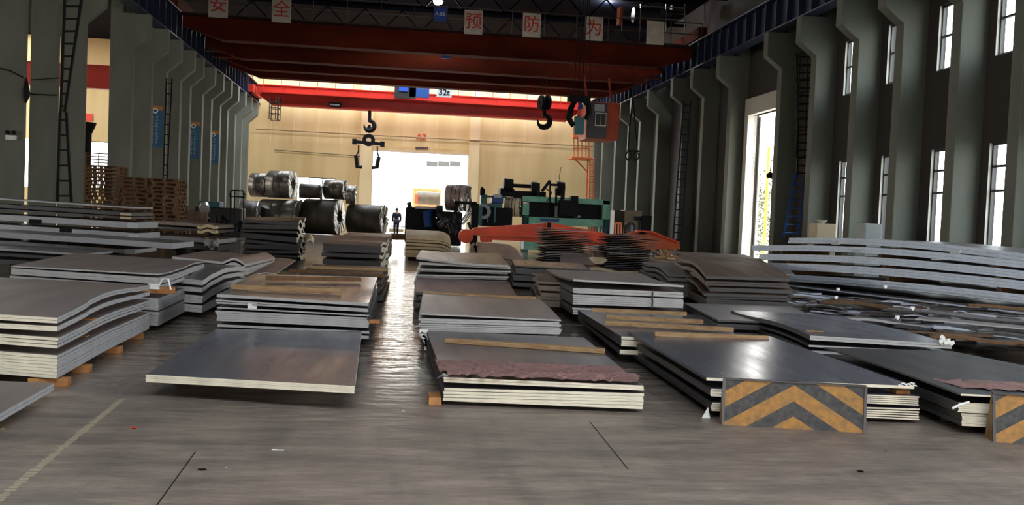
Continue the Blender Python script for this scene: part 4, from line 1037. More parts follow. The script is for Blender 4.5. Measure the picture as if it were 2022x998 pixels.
# stack of wrapped bundles below the coils
bk = ((490, 428, 29.6), (604, 434, 29.6)); L, R_ = (479, 27.2), (590, 27.0)
wave = lambda u, s_, li: .085*math.sin(s_*8+li*1.3)*max(0, u-.15)
stack('bundled stack below the coils', L, R_, bk, [(433, 439, 440, 447, 1), (443, 452, 449, 459, 1), (454, 458, 460, 465, 1), (460, 470, 466, 477, 1), (473, 479, 480, 486, 1), (482, 490, 488, 496, 1), (494, 500, 500, 506, 1)], 'st_dark', 'ed_white', 'ed_dark', dz=wave, colour='dark steel', seed=8, jit=.06, ny=24, topdesc='dark plate with curled bright end on the bundled stack')
q = [P(604, 478, 28), P(620, 480, 28), P(620, 470, 29.8), P(604, 468, 29.8)]
o = slab('steel_offcut', q, .04, 'st_cream', 'ed_white', lambda u, s_: .1*math.sin(u*PI), 8, 8); tag(o, 'small arched cream offcut right of the bundled stack', 'steel offcut')

# left foreground big stack
A, B = P(113, 628, 7.75), P(296, 563, 10.8)
pts = [(113, 628), (144, 613), (165, 602), (183, 590), (205, 580), (226, 574), (250, 570), (275, 567), (296, 563)]
pr = side_profile(A, B, pts)
wv = lambda u, s_, li: interp(pr, s_)*max(0, 1-.27*li)*(.55+.45*u)
L, R_ = (-170, 8.0), (113, 7.75); bk = ((-60, 545, 11.3), (296, 563, 10.8))
stack('wavy left-edge stack', L, R_, bk, [(611, 622, 628, 640, 2), (629, 639, 645, 658, 1), (648, 666, 668, 690, 3), (682, 725, 703, 749, 7)], 'st_brown', 'ed_side', 'ed_white', dz=wv, colour='brownish steel', seed=10, jit=.01, nx=8, ny=28, zmin=.07, topdesc='brown-grey wavy plate topping the tall stack at the left edge')
for (x, y, k, Z, rz_) in ((124, 760, 'nearest orange', 0, .1), (167, 733, 'second', 0, .1), (230, 695, 'third', 0, 0), (272, 668, 'farthest', 0, 0)):
    c = G(x, y, .01); block((c.x-.1, c.y, 0), (.30, .1, .065), '%s wood block under the right side of the left-edge stack' % k, .06)
for (x, y, lab) in ((176, 614, 'upper'), (184, 634, 'middle'), (168, 668, 'lower')):
    s_ = .33; c = A.lerp(B, s_); d = ray(x, y); t_ = c.y/d.y; p = Vector((0, 0, EYE))+d*t_
    block((p.x-.08, p.y, p.z-.02), (.2, .1, .04), '%s orange spacer block between layers of the left-edge stack' % lab)
# plate corner at the very left front
p0, p1 = G(107, 757, .13), G(-8, 822, .13)
q = [p1, p0, p0+Vector((-2.2, .55, 0)), p1+Vector((-2.2, .2, 0))]
q = [Vector((p1.x-2.2, p1.y+.0, .13)), p1, p0, Vector((p0.x-2.2, p0.y+.25, .13))]
for k in range(2):
    qq = [v-Vector((0, 0, .027*k)) for v in q]
    o = slab('steel_plate', qq, .025, 'st_brown', 'ed_side', None, 4, 6); tag(o, '%s brown-grey plate jutting in at the bottom left corner' % ('upper', 'lower')[k], 'steel plate', 'plates at the bottom left corner')
o = MB().bar((q[0].x+.2, q[0].y+.5, .035), (p0.x-.25, p0.y-.25, .035), .09, .07).build('floor_batten', 'wood_dark'); tag(o, 'floor batten under the plates in the bottom left corner', 'timber')
# stack behind it
A, B = P(313, 541, 11.0), P(403, 516, 14.2); pr2 = side_profile(A, B, [(313, 541), (335, 537), (360, 529), (382, 520), (403, 516)])
L, R_ = (22, 12.1), (313, 11.2); bk = ((150, 500, 15.6), (403, 516, 14.2))
wv2 = lambda u, s_, li: interp(pr2, s_)*max(0, 1-.25*li)*u
stack('second stack from the left edge', L, R_, bk, [(525, 528, 541, 544, 1), (530, 542, 549, 562, 2), (545, 552, 565, 573, 1), (572, 595, 590, 614, 2), (600, 625, 617, 645, 4)], 'st_brown', 'ed_side', 'ed_grey', dz=wv2, colour='brownish steel', seed=12, jit=.015, ny=20, topdesc='brown-grey plate topping the second stack from the left edge')
c = P(305, 574, 11.2); block((c.x-.0, c.y+.1, c.z-.04), (.4, .1, .075), 'pale wood spacer at the near right corner of the second left stack')
mb = MB(); c = P(304, 566, 11.1); mb.box(c, (.12, .02, .06)); mb.tube([c+Vector((.05, -.02, .0)), c+Vector((.1, -.03, .09)), c+Vector((.16, -.02, .09)), c+Vector((.19, -.02, -.03))], .012, 6)
tag(mb.build('strap_tail', 'label'), 'loose pale strap end at the corner between the two left stacks', 'strap')
# curved stack left centre
A, B = P(400, 554, 12.6), P(484, 526, 16); pr3 = side_profile(A, B, [(400, 554), (420, 541), (445, 530), (465, 527), (484, 526)])
L, R_ = (250, 13.2), (400, 12.6); bk = ((360, 518, 16.4), (484, 526, 16))
stack('curved-side stack in the left middle', L, R_, bk, [(540, 550, 554, 564, 1), (556, 565, 569, 579, 1), (572, 590, 585, 600, 3)], 'st_grey', 'ed_grey', 'ed_grey', dz=lambda u, s_, li: interp(pr3, s_), colour='grey steel', seed=13, topdesc='grey plate with an arched side in the left middle')
# rolled-corner stack and pink sheet behind it
bk = ((410, 495, 20.5), (543, 509, 20.2)); L, R_ = (340, 16.6), (485, 16.4)
roll = lambda u, s_, li: .09*math.sin(max(0, u-.7)/.3*PI)*(s_ > -1)
stack('rolled-corner stack behind the arched one', L, R_, bk, [(507, 512, 522, 527, 1), (515, 528, 531, 545, 2), (532, 540, 548, 556, 1)], 'st_pink', 'ed_grey', 'ed_grey', dz=roll, colour='pinkish grey steel', seed=14, nx=16, topdesc='pinkish plate with a rolled right corner, left middle')
q = [G(500, 543, .33), G(545, 541, .33), G(584, 514, .33), G(530, 510, .33)]
o = slab('thin_sheet', q, .012, 'st_pink', 'ed_white', lambda u, s_: .03*math.sin(u*PI), 8, 8); tag(o, 'thin pink triangular sheet end left of the bright aisle', 'steel sheet')

# long plates on the left
def longstack(desc, rows, top, side, colour, gname, seed):
    """plates lying across the view: rows = (x_right, Y, y_top_R, y_bot_R, x_left, YL, y_top_L, y_bot_L, depth)"""
    for k, (xr, Yr, yt, yb, xl, Yl, ylt, ylb, dep) in enumerate(rows):
        FL, FR = P(xl, ylt, Yl), P(xr, yt, Yr); t_ = max(.015, min(FL.z-P(xl, ylb, Yl).z, FR.z-P(xr, yb, Yr).z))
        zz = [max(FL.z, .03+t_), max(FR.z, .03+t_)]
        q = [Vector((FL.x, FL.y, zz[0])), Vector((FR.x, FR.y, zz[1])), Vector((FR.x+.1, FR.y+dep, zz[1])), Vector((FL.x, FL.y+dep, zz[0]))]
        o = slab('steel_plate', q, t_, top, side[k % len(side)] if isinstance(side, (list, tuple)) else side, lambda u, s_: .02*math.sin(u*PI), 16, 3, None, .01, seed+k)
        tag(o, '%s plate, %s of the %s' % (colour, 'topmost' if k == 0 else ORD[k]+' from the top', desc), 'steel plate', gname)
    for j in range(3):
        c = q[0].lerp(q[1], .45+.24*j); h_ = c.z-t_-.002
        if h_ > .04: tag(MB().box((c.x, c.y+dep/2+.05, h_/2), (.12, dep-.25, h_)).build('timber_crib', 'wood_under'), 'timber crib under the %s, %s from the left' % (desc, ORD[j]), 'timber', 'cribs under the ' + desc)
longstack('long left-hand stack', [
    (258, 21, 409, 412, -330, 23, 374, 378, 1.5), (256, 20.6, 420, 427, -330, 22.5, 386, 394, 1.5), (258, 20.6, 429, 433, -330, 22.5, 396, 401, 1.5),
    (266, 20, 440, 452, -330, 22, 408, 419, 1.5), (270, 20, 461, 474, -330, 22, 426, 437, 1.5), (262, 19.8, 476, 486, -330, 21.8, 441, 451, 1.5),
    (262, 19.8, 494, 502, -330, 21.8, 456, 464, 1.5)], 'st_dark', ['ed_side', 'ed_dark', 'ed_dark', 'ed_side', 'ed_side', 'ed_side', 'ed_side'], 'long grey steel', 'long plates by the left columns', 300)
longstack('flat stack before the left plates', [
    (340, 18, 481, 492, -250, 19, 446, 457, 1.4), (166, 16.8, 502, 506, -250, 17.4, 480, 484, 1.3), (150, 16.6, 512, 516, -250, 17.2, 490, 495, 1.3), (140, 16.6, 522, 530, -250, 17.2, 502, 510, 1.3)],
    'st_grey', ['ed_side', 'ed_side', 'ed_dark', 'ed_dark'], 'long grey steel', 'flat plates left', 330)
for k, (x, y, Y, lab) in enumerate(((262, 446, 19.95, 'upper'), (264, 468, 19.95, 'middle'), (257, 480, 19.75, 'lower'), (257, 497, 19.75, 'lowest'))):
    tag(MB().box(P(x, y, Y-.03), (.2, .03, .1)).build('edge_label', 'cabinet'), '%s pale label at the right end of the long left plates' % lab, 'label', 'labels on the long left plates')
for k, (x, y) in enumerate(((130, 455), (70, 438), (145, 480))):
    tag(MB().box(P(x, y, 20.0), (.22, .06, .09)).build('spacer_block', 'black'), 'dark spacer between the long left plates, %s' % ('middle one', 'leftmost one', 'lower one')[k], 'wood block', 'spacers in the long left stack')
q0 = P(248, 424, 20.5)
for k in range(2): tag(MB().box(P(248, 423.5+k*7, 20.5), (.2, .1, .05)).build('timber_end', 'paper_tan'), '%s cream timber end on the long left stack' % ('upper', 'lower')[k], 'timber', 'timber ends on the long left stack')
longstack('low stack beside the long left plates', [
    (428, 25, 446, 452, 275, 26, 436, 442, 2), (428, 24.8, 456, 461, 275, 25.8, 446, 451, 2), (430, 23.5, 474, 484, 268, 24.5, 464, 472, 2), (430, 23.3, 486, 497, 268, 24.3, 476, 486, 2)],
    'st_rust', ['ed_brown', 'ed_dark', 'ed_side', 'ed_dark'], 'rust-dark steel', 'low plates right of the long left stack', 350)
for k in range(2):
    pts = [P(392+j*4.6, 448+k*9+2.2*math.sin(j*1.1), 24.6) for j in range(9)]
    mb = MB(); 
    for a_, b_ in zip(pts, pts[1:]): mb.bar(a_, b_, .3, .07)
    tag(mb.build('curled_plate_end', 'st_cream'), '%s wavy cream plate end left of the bundled stack' % ('upper', 'lower')[k], 'steel plate', 'wavy cream plate ends')
q = [P(404, 476, 23.2), P(432, 478, 23.2), P(432, 474, 24), P(404, 472, 24)]
tag(slab('folded_wrap', q, .16, 'foil', 'foil', lambda u, s_: .05*math.sin(u*9), 10, 4), 'crumpled silver wrap on a plate end below the wavy cream ends', 'wrap')

# ------------------------------------------------------------------ centre row
bk = ((842, 653, 10.3), (1153, 667, 10.05)); L, R_ = (876, 7.33), (1271, 7.13)
stack('paper-topped centre stack', L, R_, bk, [(745, 756, 762, 772, 2), (767, 805, 778, 811, 6)], 'st_grey', 'ed_dark', 'ed_white', colour='grey steel', seed=20, jit=.012, topdesc='grey plate under the red-brown paper, centre foreground', zmin=.035)
z = P(876, 745, 7.33).z
plank(G(880, 677, z), G(1194, 698, z), .085, .045, 'long batten across the centre foreground stack')
def crumple(name, corners, z, label, m_='paper', seed=3, nx=40, ny=10, amp=.014, hole=None):
    rg = random.Random(seed); FL, FR, BR, BL = [G(x, y, z) for x, y in corners]; mb = MB(); vs = []; W = nx+1
    ef = [rg.uniform(-.05, .04) for _ in range(nx+1)]; eb = [rg.uniform(-.03, .03) for _ in range(nx+1)]
    for j in range(ny+1):
        for i in range(W):
            u, s_ = i/nx, j/ny; p = FL.lerp(FR, u).lerp(BL.lerp(BR, u), s_)
            p.y += ef[i]*(1-s_)+eb[i]*s_; p.z = z+.004+amp*abs(math.sin(u*17+s_*5+math.sin(u*31)))*rg.uniform(.5, 1)
            vs.append(p)
    mb.add(vs, [(j*W+i, j*W+i+1, (j+1)*W+i+1, (j+1)*W+i) for j in range(ny) for i in range(nx)], 0, False)
    mb.add([v-Vector((0, 0, .002)) for v in vs], [(j*W+i, (j+1)*W+i, (j+1)*W+i+1, j*W+i+1) for j in range(ny) for i in range(nx)], 0, False)
    return tag(mb.build(name, m_), label, 'paper')
crumple('kraft_paper', [(868, 736), (1248, 748), (1222, 727), (858, 712)], z, 'red-brown wrapping paper spread on the centre foreground stack, rear piece')
crumple('kraft_paper', [(884, 744), (1256, 757), (1262, 744), (880, 733)], z+.012, 'front strip of red-brown paper along the centre stack edge', seed=9, ny=4, amp=.022)
block(G(858, 797, 0)+Vector((0, .05, 0)), (.1, .25, .06), 'orange wood block at the front left foot of the centre stack')
mb = MB(); c = P(873, 745, 7.2); mb.add([c, c+Vector((.05, .03, .01)), c+Vector((-.06, .0, -.02)), c+Vector((.01, .03, .025))], [(0, 1, 3), (0, 3, 2)]); tag(mb.build('torn_wrap', 'foil'), 'torn bright wrap at the corner of the centre paper-topped stack', 'wrap')
mb = MB(); c = P(836, 664, 10.2)
for k in range(5): mb.box(c+Vector((.01*k, 0, .05-.04*k)), (.09, .02, .045), R=Matrix.Rotation(.4*k, 3, 'Y'))
tag(mb.build('strap_tail', 'label'), 'pale torn strap hanging at the rear left of the centre stack', 'strap')
# second centre stack
bk = ((837, 575, 13.7), (1060, 588, 13.4)); L, R_ = (830, 10.45), (1108, 10.2)
stack('second stack of the centre row', L, R_, bk, [(619, 622, 632, 635, 1), (629, 638, 637, 646, 2), (639, 655, 647, 661, 4)], 'st_pale', 'ed_dark', 'ed_grey', colour='pale grey steel', seed=21, jit=.03, dz=lambda u, s_, li: .02*math.sin(s_*PI)*(li == 0), topdesc='pale grey plate topping the second centre stack')
z = P(837, 575, 13.7).z
plank(P(838, 584, 13.2)+Vector((0, 0, .0)), P(1058, 594, 12.95)+Vector((0, 0, .0)), .09, .055, 'batten along the back of the second centre stack')
# third: pale low plate, fourth: layered with lifted top
bk = ((822, 548, 17.4), (1002, 556, 17.2)); L, R_ = (820, 14.2), (1022, 14.1)
stack('third stack of the centre row', L, R_, bk, [(577, 582, 588, 593, 1), (586, 594, 596, 604, 2), (598, 606, 607, 614, 1)], 'st_pink', 'ed_dark', 'ed_dark', colour='pinkish grey steel', seed=22, jit=.05)
bk = ((832, 494, 21.4), (985, 500, 21.0)); L, R_ = (822, 17.8), (1003, 17.5)
stack('tilted-lid stack in the centre row', L, R_, bk, [(508, 512, 524, 528, 1), (518, 524, 527, 532, 1), (530, 536, 535, 542, 2), (542, 550, 546, 553, 2), (552, 557, 555, 560, 1)], 'st_grey', 'ed_grey', 'ed_grey', colour='grey steel', seed=23, jit=.06, dz=lambda u, s_, li: -.03*math.sin(PI*u)*(li == 0), topdesc='tilted lid plate on the layered stack, centre row')
tag(MB().box(P(889, 515, 17.6), (.1, .05, .07)).build('spacer_block', 'ed_grey'), 'small pale spacer propping the tilted lid plate', 'wood block')
# cream curled stack before the doorway
bk = ((802, 453, 33.5), (888, 458, 33.2)); L, R_ = (801, 30), (891, 29.8)
stack('cream curled stack before the doorway', L, R_, bk, [(466, 470, 471, 475, 1), (471, 475, 476, 480, 1), (477, 482, 482, 487, 1), (484, 489, 488, 493, 1), (491, 498, 495, 502, 1)], 'st_cream', 'st_cream', 'st_cream', dz=lambda u, s_, li: -.14*max(0, u-.75)**2/.0625-.1*max(0, .4-s_), colour='cream-topped steel', seed=24, nx=12, topdesc='cream curled plate on the stack just before the doorway')
t_ = PB(770, 463, 800, 474, 33, 1.6); tag(t_.build('timber_crate', 'wood_dark'), 'low brown timber crate at the end of the aisle', 'crate')
tag(PB(768, 452, 797, 459, 64, .5).build('floor_beam', 'st_cream'), 'low yellowish beam across the aisle behind the walking person', 'beam')
# pale curled sheet
bk = ((940, 478, 28), (1020, 484, 28)); L, R_ = (944, 23.5), (1040, 23.3)
stack('curled pale stack before the orange beam', L, R_, bk, [(503, 507, 512, 516, 1), (509, 520, 518, 530, 1)], 'st_pink', 'ed_brown', 'ed_brown', dz=lambda u, s_, li: -.12*max(0, u-.8)/.2, colour='pale pinkish steel', seed=25, nx=12)
mb = MB(); 
for k in range(3): mb.bar(P(932+k*6, 482+k*2, 26), P(944+k*2, 498+k*2, 26), .12)
tag(mb.build('rusty_bracket', 'st_rust'), 'small bent rusty frame left of the curled pale stack', 'scrap')

# dark stack right of the centre row
bk = ((1010, 513, 23), (1150, 521, 22.8)); L, R_ = (1016, 19.3), (1165, 19.0)
stack('dark stack behind the centre row', L, R_, bk, [(524, 527, 533, 536, 1), (529, 541, 538, 550, 1), (543, 555, 552, 563, 1), (558, 566, 566, 574, 1)], 'st_blue', 'ed_dark', 'ed_dark', colour='dark blue-grey steel', seed=26, jit=.04)
# rusty-sided stack and its neighbour
bk = ((1050, 538, 17.5), (1130, 540, 17.4)); L, R_ = (1060, 14.6), (1135, 14.5)
stack('narrow stack beside the three-layer one', (1062, 14.7), (1150, 14.5), ((1050, 537, 17.5), (1140, 541, 17.4)), [(556, 560, 560, 564, 1), (564, 574, 568, 578, 1), (578, 592, 582, 596, 2)], 'st_rust', 'ed_brown', 'ed_brown', colour='rusty steel', seed=27, jit=.05, dz=lambda u, s_, li: .05*math.sin(s_*4))
bk = ((1078, 532, 16.7), (1265, 540, 16.4)); L, R_ = (1132, 13.1), (1350, 12.95)
stack('three-layer stack right of centre', L, R_, bk, [(552, 556, 564, 568, 1), (569, 579, 578, 589, 2), (582, 602, 591, 609, 5), (608, 622, 618, 630, 3)], 'st_brown', 'ed_dark', 'ed_grey', dz=lambda u, s_, li: -.035*math.sin(s_*PI)*(li == 0), colour='grey steel', seed=28, jit=.012, topdesc='brown-grey plate topping the three-layer stack right of centre')
for i, (x, y) in enumerate(((1288, 585), (1288, 601))):
    tag(MB().box(P(x, y, 12.88), (.02, .02, .12)).build('strap', 'strap'), 'short dark strap on the three-layer stack, %s' % ('upper', 'lower')[i], 'strap', 'straps on the three-layer stack')
q = [P(1166, 534, 19), P(1260, 543, 18.5), P(1262, 538, 21), P(1162, 528, 21)]
tag(slab('thin_sheet', q, .02, 'st_cream', 'ed_brown', lambda u, s_: .02*math.sin(u*8), 14, 4), 'long pale sheet lying behind the three-layer stack', 'steel sheet')
# battened stack
bk = ((1141, 613, 12.75), (1390, 622, 12.7)); L, R_ = (1227, 9.6), (1480, 9.5)
stack('battened stack right of centre', L, R_, bk, [(665, 671, 678, 684, 1), (672, 684, 685, 697, 3)], 'st_blue', 'ed_dark', 'ed_white', colour='blue-grey steel', seed=29, jit=.01, topdesc='blue-grey plate carrying three battens, right of centre')
z = P(1227, 665, 9.6).z
for (xa, ya, xb, yb, lab, m_) in ((1168, 616, 1355, 624, 'farthest thin', 'wood'), (1197, 630, 1388, 640, 'middle', 'wood'), (1195, 642, 1448, 656, 'nearest brown', 'wood')):
    plank(G(xa, ya, z), G(xb, yb, z), .08, .05, '%s of the three battens on the stack right of centre' % lab, m_, group='battens on the battened stack')

# barrier stack
A, B = P(1395, 748, 7.0), P(1240, 655, 9.87); pr4 = side_profile(A, B, [(1395, 748), (1360, 727), (1320, 703), (1290, 686), (1262, 670), (1240, 655)])
bk = ((1240, 655, 9.87), (1520, 664, 9.6)); L, R_ = (1395, 7.0), (1806, 6.9)
stack('stack behind the full barrier', L, R_, bk, [(746, 752, 763, 770, 1), (768, 783, 783, 803, 5), (796, 812, 808, 832, 5)], 'st_blue', 'ed_dark', 'ed_white', dz=lambda u, s_, li: interp(pr4, s_)*(1-.6*u), colour='blue-grey steel', seed=30, jit=.012, topdesc='glossy blue-grey plate behind the yellow-black barrier', zmin=.03, shift=lambda li, k: ((0, 0), (.035, 0), (.04, 0))[li])
z = P(1395, 746, 7.0).z
plank(G(1292, 664, z)+Vector((0, .0, .0)), G(1516, 672, z), .08, .045, 'batten at the back of the plate behind the yellow-black barrier')
for k, (y0, y1, lab) in enumerate(((772, 780, 'upper'), (806, 812, 'lower'))):
    c = P(1785, (y0+y1)/2, 6.95); block((c.x, c.y+.06, c.z-.015), (.12, .1, .03), '%s wood spacer at the right end of the barrier stack' % lab)
mb = MB(); c = P(1788, 760, 6.85)
for k in range(7): mb.bar(c+Vector((-.06+.02*k, .0, .008*(k % 3))), c+Vector((-.03+.02*k, -.01, -.008+.02*(k % 2))), .009)
tag(mb.build('tied_wire', 'label'), 'white tied strapping at the right corner of the barrier stack', 'strap')
c = G(1393, 826, 0); mb = MB(); mb.add([c+Vector((-.03, 0, 0)), c+Vector((.035, -.01, 0)), c+Vector((.02, .03, .0)), c+Vector((.02, .01, .085))], [(0, 1, 3), (1, 2, 3), (2, 0, 3), (0, 2, 1)])
tag(mb.build('plastic_scrap', 'label'), 'pointed white scrap standing at the left foot of the barrier stack', 'scrap')
def barrier(x0, y0, x1, y1, htop, label, lean):
    a, b = G(x0, y0), G(x1, y1); c = (a+b)/2; ang = math.atan2(b.y-a.y, b.x-a.x); wd = (b-a).length
    t = thing('hazard_barrier', (c.x, c.y, 0), label, 'barrier', 'yellow-black barriers'); t.rotation_euler = (0, 0, ang)
    me_ = MB(); h = .345
    me_.add([(-wd/2, 0, 0), (wd/2, 0, 0), (wd/2, lean, h), (-wd/2, lean, h), (-wd/2, .02, 0), (wd/2, .02, 0), (wd/2, lean+.02, h), (-wd/2, lean+.02, h)], [(0, 1, 2, 3), (4, 7, 6, 5), (0, 3, 7, 4), (1, 5, 6, 2), (3, 2, 6, 7), (0, 4, 5, 1)])
    o = me_.build('striped_board', 'hazard'); o.parent = t
    s_ = MB()
    for sx in (-1, 1): s_.add([(sx*wd/2, .012, 0), (sx*wd/2, lean+.012, h-.01), (sx*wd/2, lean+.03, h-.01), (sx*wd/2, lean+.11, 0), (sx*(wd/2-.012), .012, 0), (sx*(wd/2-.012), lean+.012, h-.01), (sx*(wd/2-.012), lean+.03, h-.01), (sx*(wd/2-.012), lean+.11, 0)], [(0, 1, 2, 3), (4, 7, 6, 5), (0, 4, 5, 1), (1, 5, 6, 2), (2, 6, 7, 3), (3, 7, 4, 0)])
    o = s_.build('side_gusset', 'hazard_side'); o.parent = t
    mb = MB()
    for sx in (-1, 1): mb.bar((sx*(wd/2-.006), -.004, 0), (sx*(wd/2-.006), lean-.004, h), .02, .014)
    mb.bar((-wd/2, lean, h+.004), (wd/2, lean, h+.004), .03, .01); o = mb.build('edge_angle', 'st_dark'); o.parent = t
barrier(1425, 839, 1708, 856, 755, 'yellow and black chevron barrier in full view before the glossy plate', .03)
barrier(1961, 873, 2235, 893, 785, 'yellow and black chevron barrier cut off by the right edge', .07)

# plates right of it
A, B = P(1416, 630, 11.4), P(1350, 598, 13.9); bk = ((1350, 599, 14.0), (1560, 605, 13.8)); L, R_ = (1418, 11.1), (1640, 11.0)
stack('low stack behind the curved one', L, R_, bk, [(632, 636, 640, 644, 1), (640, 650, 648, 658, 2)], 'st_pale', 'ed_dark', 'ed_dark', colour='pale grey steel', seed=31)
A, B = P(1600, 664, 9.35), P(1443, 613, 12.3); pr5 = side_profile(A, B, [(1600, 664), (1570, 650), (1540, 639), (1510, 631), (1480, 625), (1460, 620), (1443, 613)])
bk = ((1443, 613, 12.3), (1655, 624, 12.1)); L, R_ = (1600, 9.35), (1880, 9.1)
stack('curved stack in the right middle', L, R_, bk, [(663, 672, 680, 690, 2), (682, 686, 697, 702, 1), (693, 701, 707, 715, 1)], 'st_blue', 'ed_dark', 'ed_grey', dz=lambda u, s_, li: interp(pr5, s_)*(1-.5*u), colour='blue-grey steel', seed=32, jit=.02, topdesc='smooth blue-grey plate with a wood chip on it, right middle', zmin=.05)
z = P(1600, 663, 9.35).z-.01
plank(G(1591, 655, z+.02), G(1624, 656, z+.02), .05, .012, 'small wood chip on the curved right stack')
c = P(1869, 674, 9.1); mb = MB(); rg = random.Random(8)
for k in range(10): mb.box(c+Vector((rg.uniform(-.07, .07), rg.uniform(-.03, .03), rg.uniform(-.03, .04))), (.05, .01, .04), R=Matrix.Rotation(rg.uniform(0, 3), 3, 'Y'))
tag(mb.build('strap_tail', 'label'), 'bunched white strapping at the right corner of the curved right stack', 'strap')
bk = ((1626, 686, 8.95), (1880, 694, 8.8)); L, R_ = (1897, 6.5), (2370, 6.3)
stack('stack at the lower right edge', L, R_, bk, [(778, 782, 800, 804, 1), (798, 818, 822, 842, 5), (820, 845, 846, 870, 5)], 'st_dark', 'ed_dark', 'ed_white', dz=lambda u, s_, li: .012*math.sin(s_*PI), colour='dark grey steel', seed=33, jit=.012, topdesc='smooth dark grey plate at the lower right edge', zmin=.03, shift=lambda li, k: ((0, 0), (.02, .06), (.05, .06))[li])
z = P(1897, 778, 6.5).z
crumple('kraft_paper', [(1905, 769), (2200, 782), (2190, 768), (1825, 747)], z, 'red-brown paper strip on the plate at the lower right edge', seed=5, ny=5, amp=.01)
mb = MB(); c = P(1893, 802, 6.45); mb.tube([c+Vector((-.05, 0, -.02)), c+Vector((0, -.01, .01)), c+Vector((.05, 0, .02)), c+Vector((.08, 0, .03))], .01, 6); tag(mb.build('strap_tail', 'label'), 'white strap end at the left corner of the lower right stack', 'strap')

# long bowed plates, right
rows = [(1556, 18.9, 470, 483, 2080, 13.0, 509, 520), (1484, 19.2, 485, 497, 2080, 12.9, 523, 539), (1498, 19.0, 502, 516, 2080, 12.8, 542, 558), (1508, 18.8, 519, 534, 2080, 12.7, 562, 581), (1511, 18.6, 540, 555, 2080, 12.6, 589, 609)]
bow = [lambda u: .10*math.sin(PI*u), lambda u: .10*math.sin(PI*u), lambda u: .085*math.sin(PI*u), lambda u: .065*math.sin(PI*u), lambda u: .045*math.sin(PI*u)]
for k, (xl, Yl, lt, lb, xr, Yr, rt_, rb) in enumerate(rows):
    FL, FR = P(xl, lt, Yl), P(xr, rt_, Yr); n = 2 if k < 2 else 3
    tt = .86*max(FL.z-P(xl, lb, Yl).z, FR.z-P(xr, rb, Yr).z)/n; dirv = (FR-FL); perp = Vector((-dirv.y, dirv.x, 0)).normalized()*1.5
    if perp.x < 0: perp = -perp
    for j in range(n):
        a, b = FL-Vector((0, 0, tt*j)), FR-Vector((0, 0, tt*j)); rg = random.Random(k*5+j); jj = perp.normalized()*rg.uniform(0, .03)
        o = slab('long_plate', [a+jj, b+jj, b+perp, a+perp], tt-.002, 'st_grey', 'ed_blue', lambda u, s_, k=k: bow[k](u), 24, 2)
        tag(o, 'long bowed bluish plate, %s sheet of the %s bundle from the top' % ((('upper', 'lower') if n == 2 else ('upper', 'middle', 'lower'))[j], ORD[k]), 'steel plate', 'long bowed plates on the right')
    if k < 4:
        for j, f_ in enumerate((.12, .5, .85)):
            c = FL.lerp(FR, f_)+perp*.5+Vector((0, 0, bow[k](f_)-tt*n))
            zlow = P(rows[k+1][0], rows[k+1][2], rows[k+1][1]).lerp(P(rows[k+1][4], rows[k+1][6], rows[k+1][5]), f_).z+bow[k+1](f_)
            h_ = max(.02, c.z-zlow); d_ = math.atan2(perp.y, perp.x)
            tag(MB().box((c.x, c.y, c.z-h_/2), (1.3, .09, h_), d_).build('spacer_batten', 'wood_dark'), 'spacer batten under the %s bowed bundle, %s' % (ORD[k], ('left end', 'middle', 'right end')[j]), 'timber', 'spacers in the bowed stack')
for k, (x, y, Y) in enumerate(((1650, 480, 17.6), (1690, 496, 17.1), (1886, 497, 14.8))):
    tag(MB().box(P(x, y, Y-.6), (.16, .02, .07), -.9).build('edge_label', 'cabinet'), '%s pale label on the long bowed plates' % ('left', 'middle', 'right')[k], 'label', 'labels on the bowed plates')
# darker, shorter bundles carrying the bowed ones
for k, (xl, Yl, lt, xr, Yr, rt_) in enumerate(((1530, 18.3, 557, 2080, 12.7, 612), (1500, 18.3, 568, 2080, 12.6, 626))):
    FL, FR = P(xl, lt, Yl), P(xr, rt_, Yr); dirv = FR-FL; perp = Vector((-dirv.y, dirv.x, 0)).normalized()*1.4
    if perp.x < 0: perp = -perp
    n = 3; zt_ = min(FL.z, FR.z)-.0; tt = .028
    for j in range(n):
        if zt_-tt*(j+1) < .16: continue
        d_ = Vector((0, 0, -tt*j)); rg = random.Random(90+k*7+j); jj = perp.normalized()*rg.uniform(0, .08)
        a, b = Vector((FL.x, FL.y, zt_))+d_+jj, Vector((FR.x, FR.y, zt_))+d_+jj
        o = slab('long_plate', [a, b, b+perp, a+perp], tt-.002, 'st_dark', ('ed_dark', 'ed_blue', 'ed_dark')[j], None, 6, 2)
        tag(o, 'dark long plate under the bowed bundles, %s sheet of the %s dark bundle' % (ORD[j], ('upper', 'lower')[k]), 'steel plate', 'dark plates under the bowed bundles')
# supports under the bowed plates
a, b = P(1511, 560, 18.6), P(2080, 613, 12.6)
for j, f_ in enumerate((.1, .36, .62, .88)):
    c = a.lerp(b, f_)+perp*.5; c.z = .30
    tag(MB().box((c.x, c.y, (c.z-.12)/2+.02), (1.2, .3, max(.1, c.z-.16)), math.atan2(perp.y, perp.x)).build('timber_crib', 'wood_dark'), 'timber crib under the long bowed plates, %s from the left' % ORD[j], 'timber', 'cribs under the bowed plates')

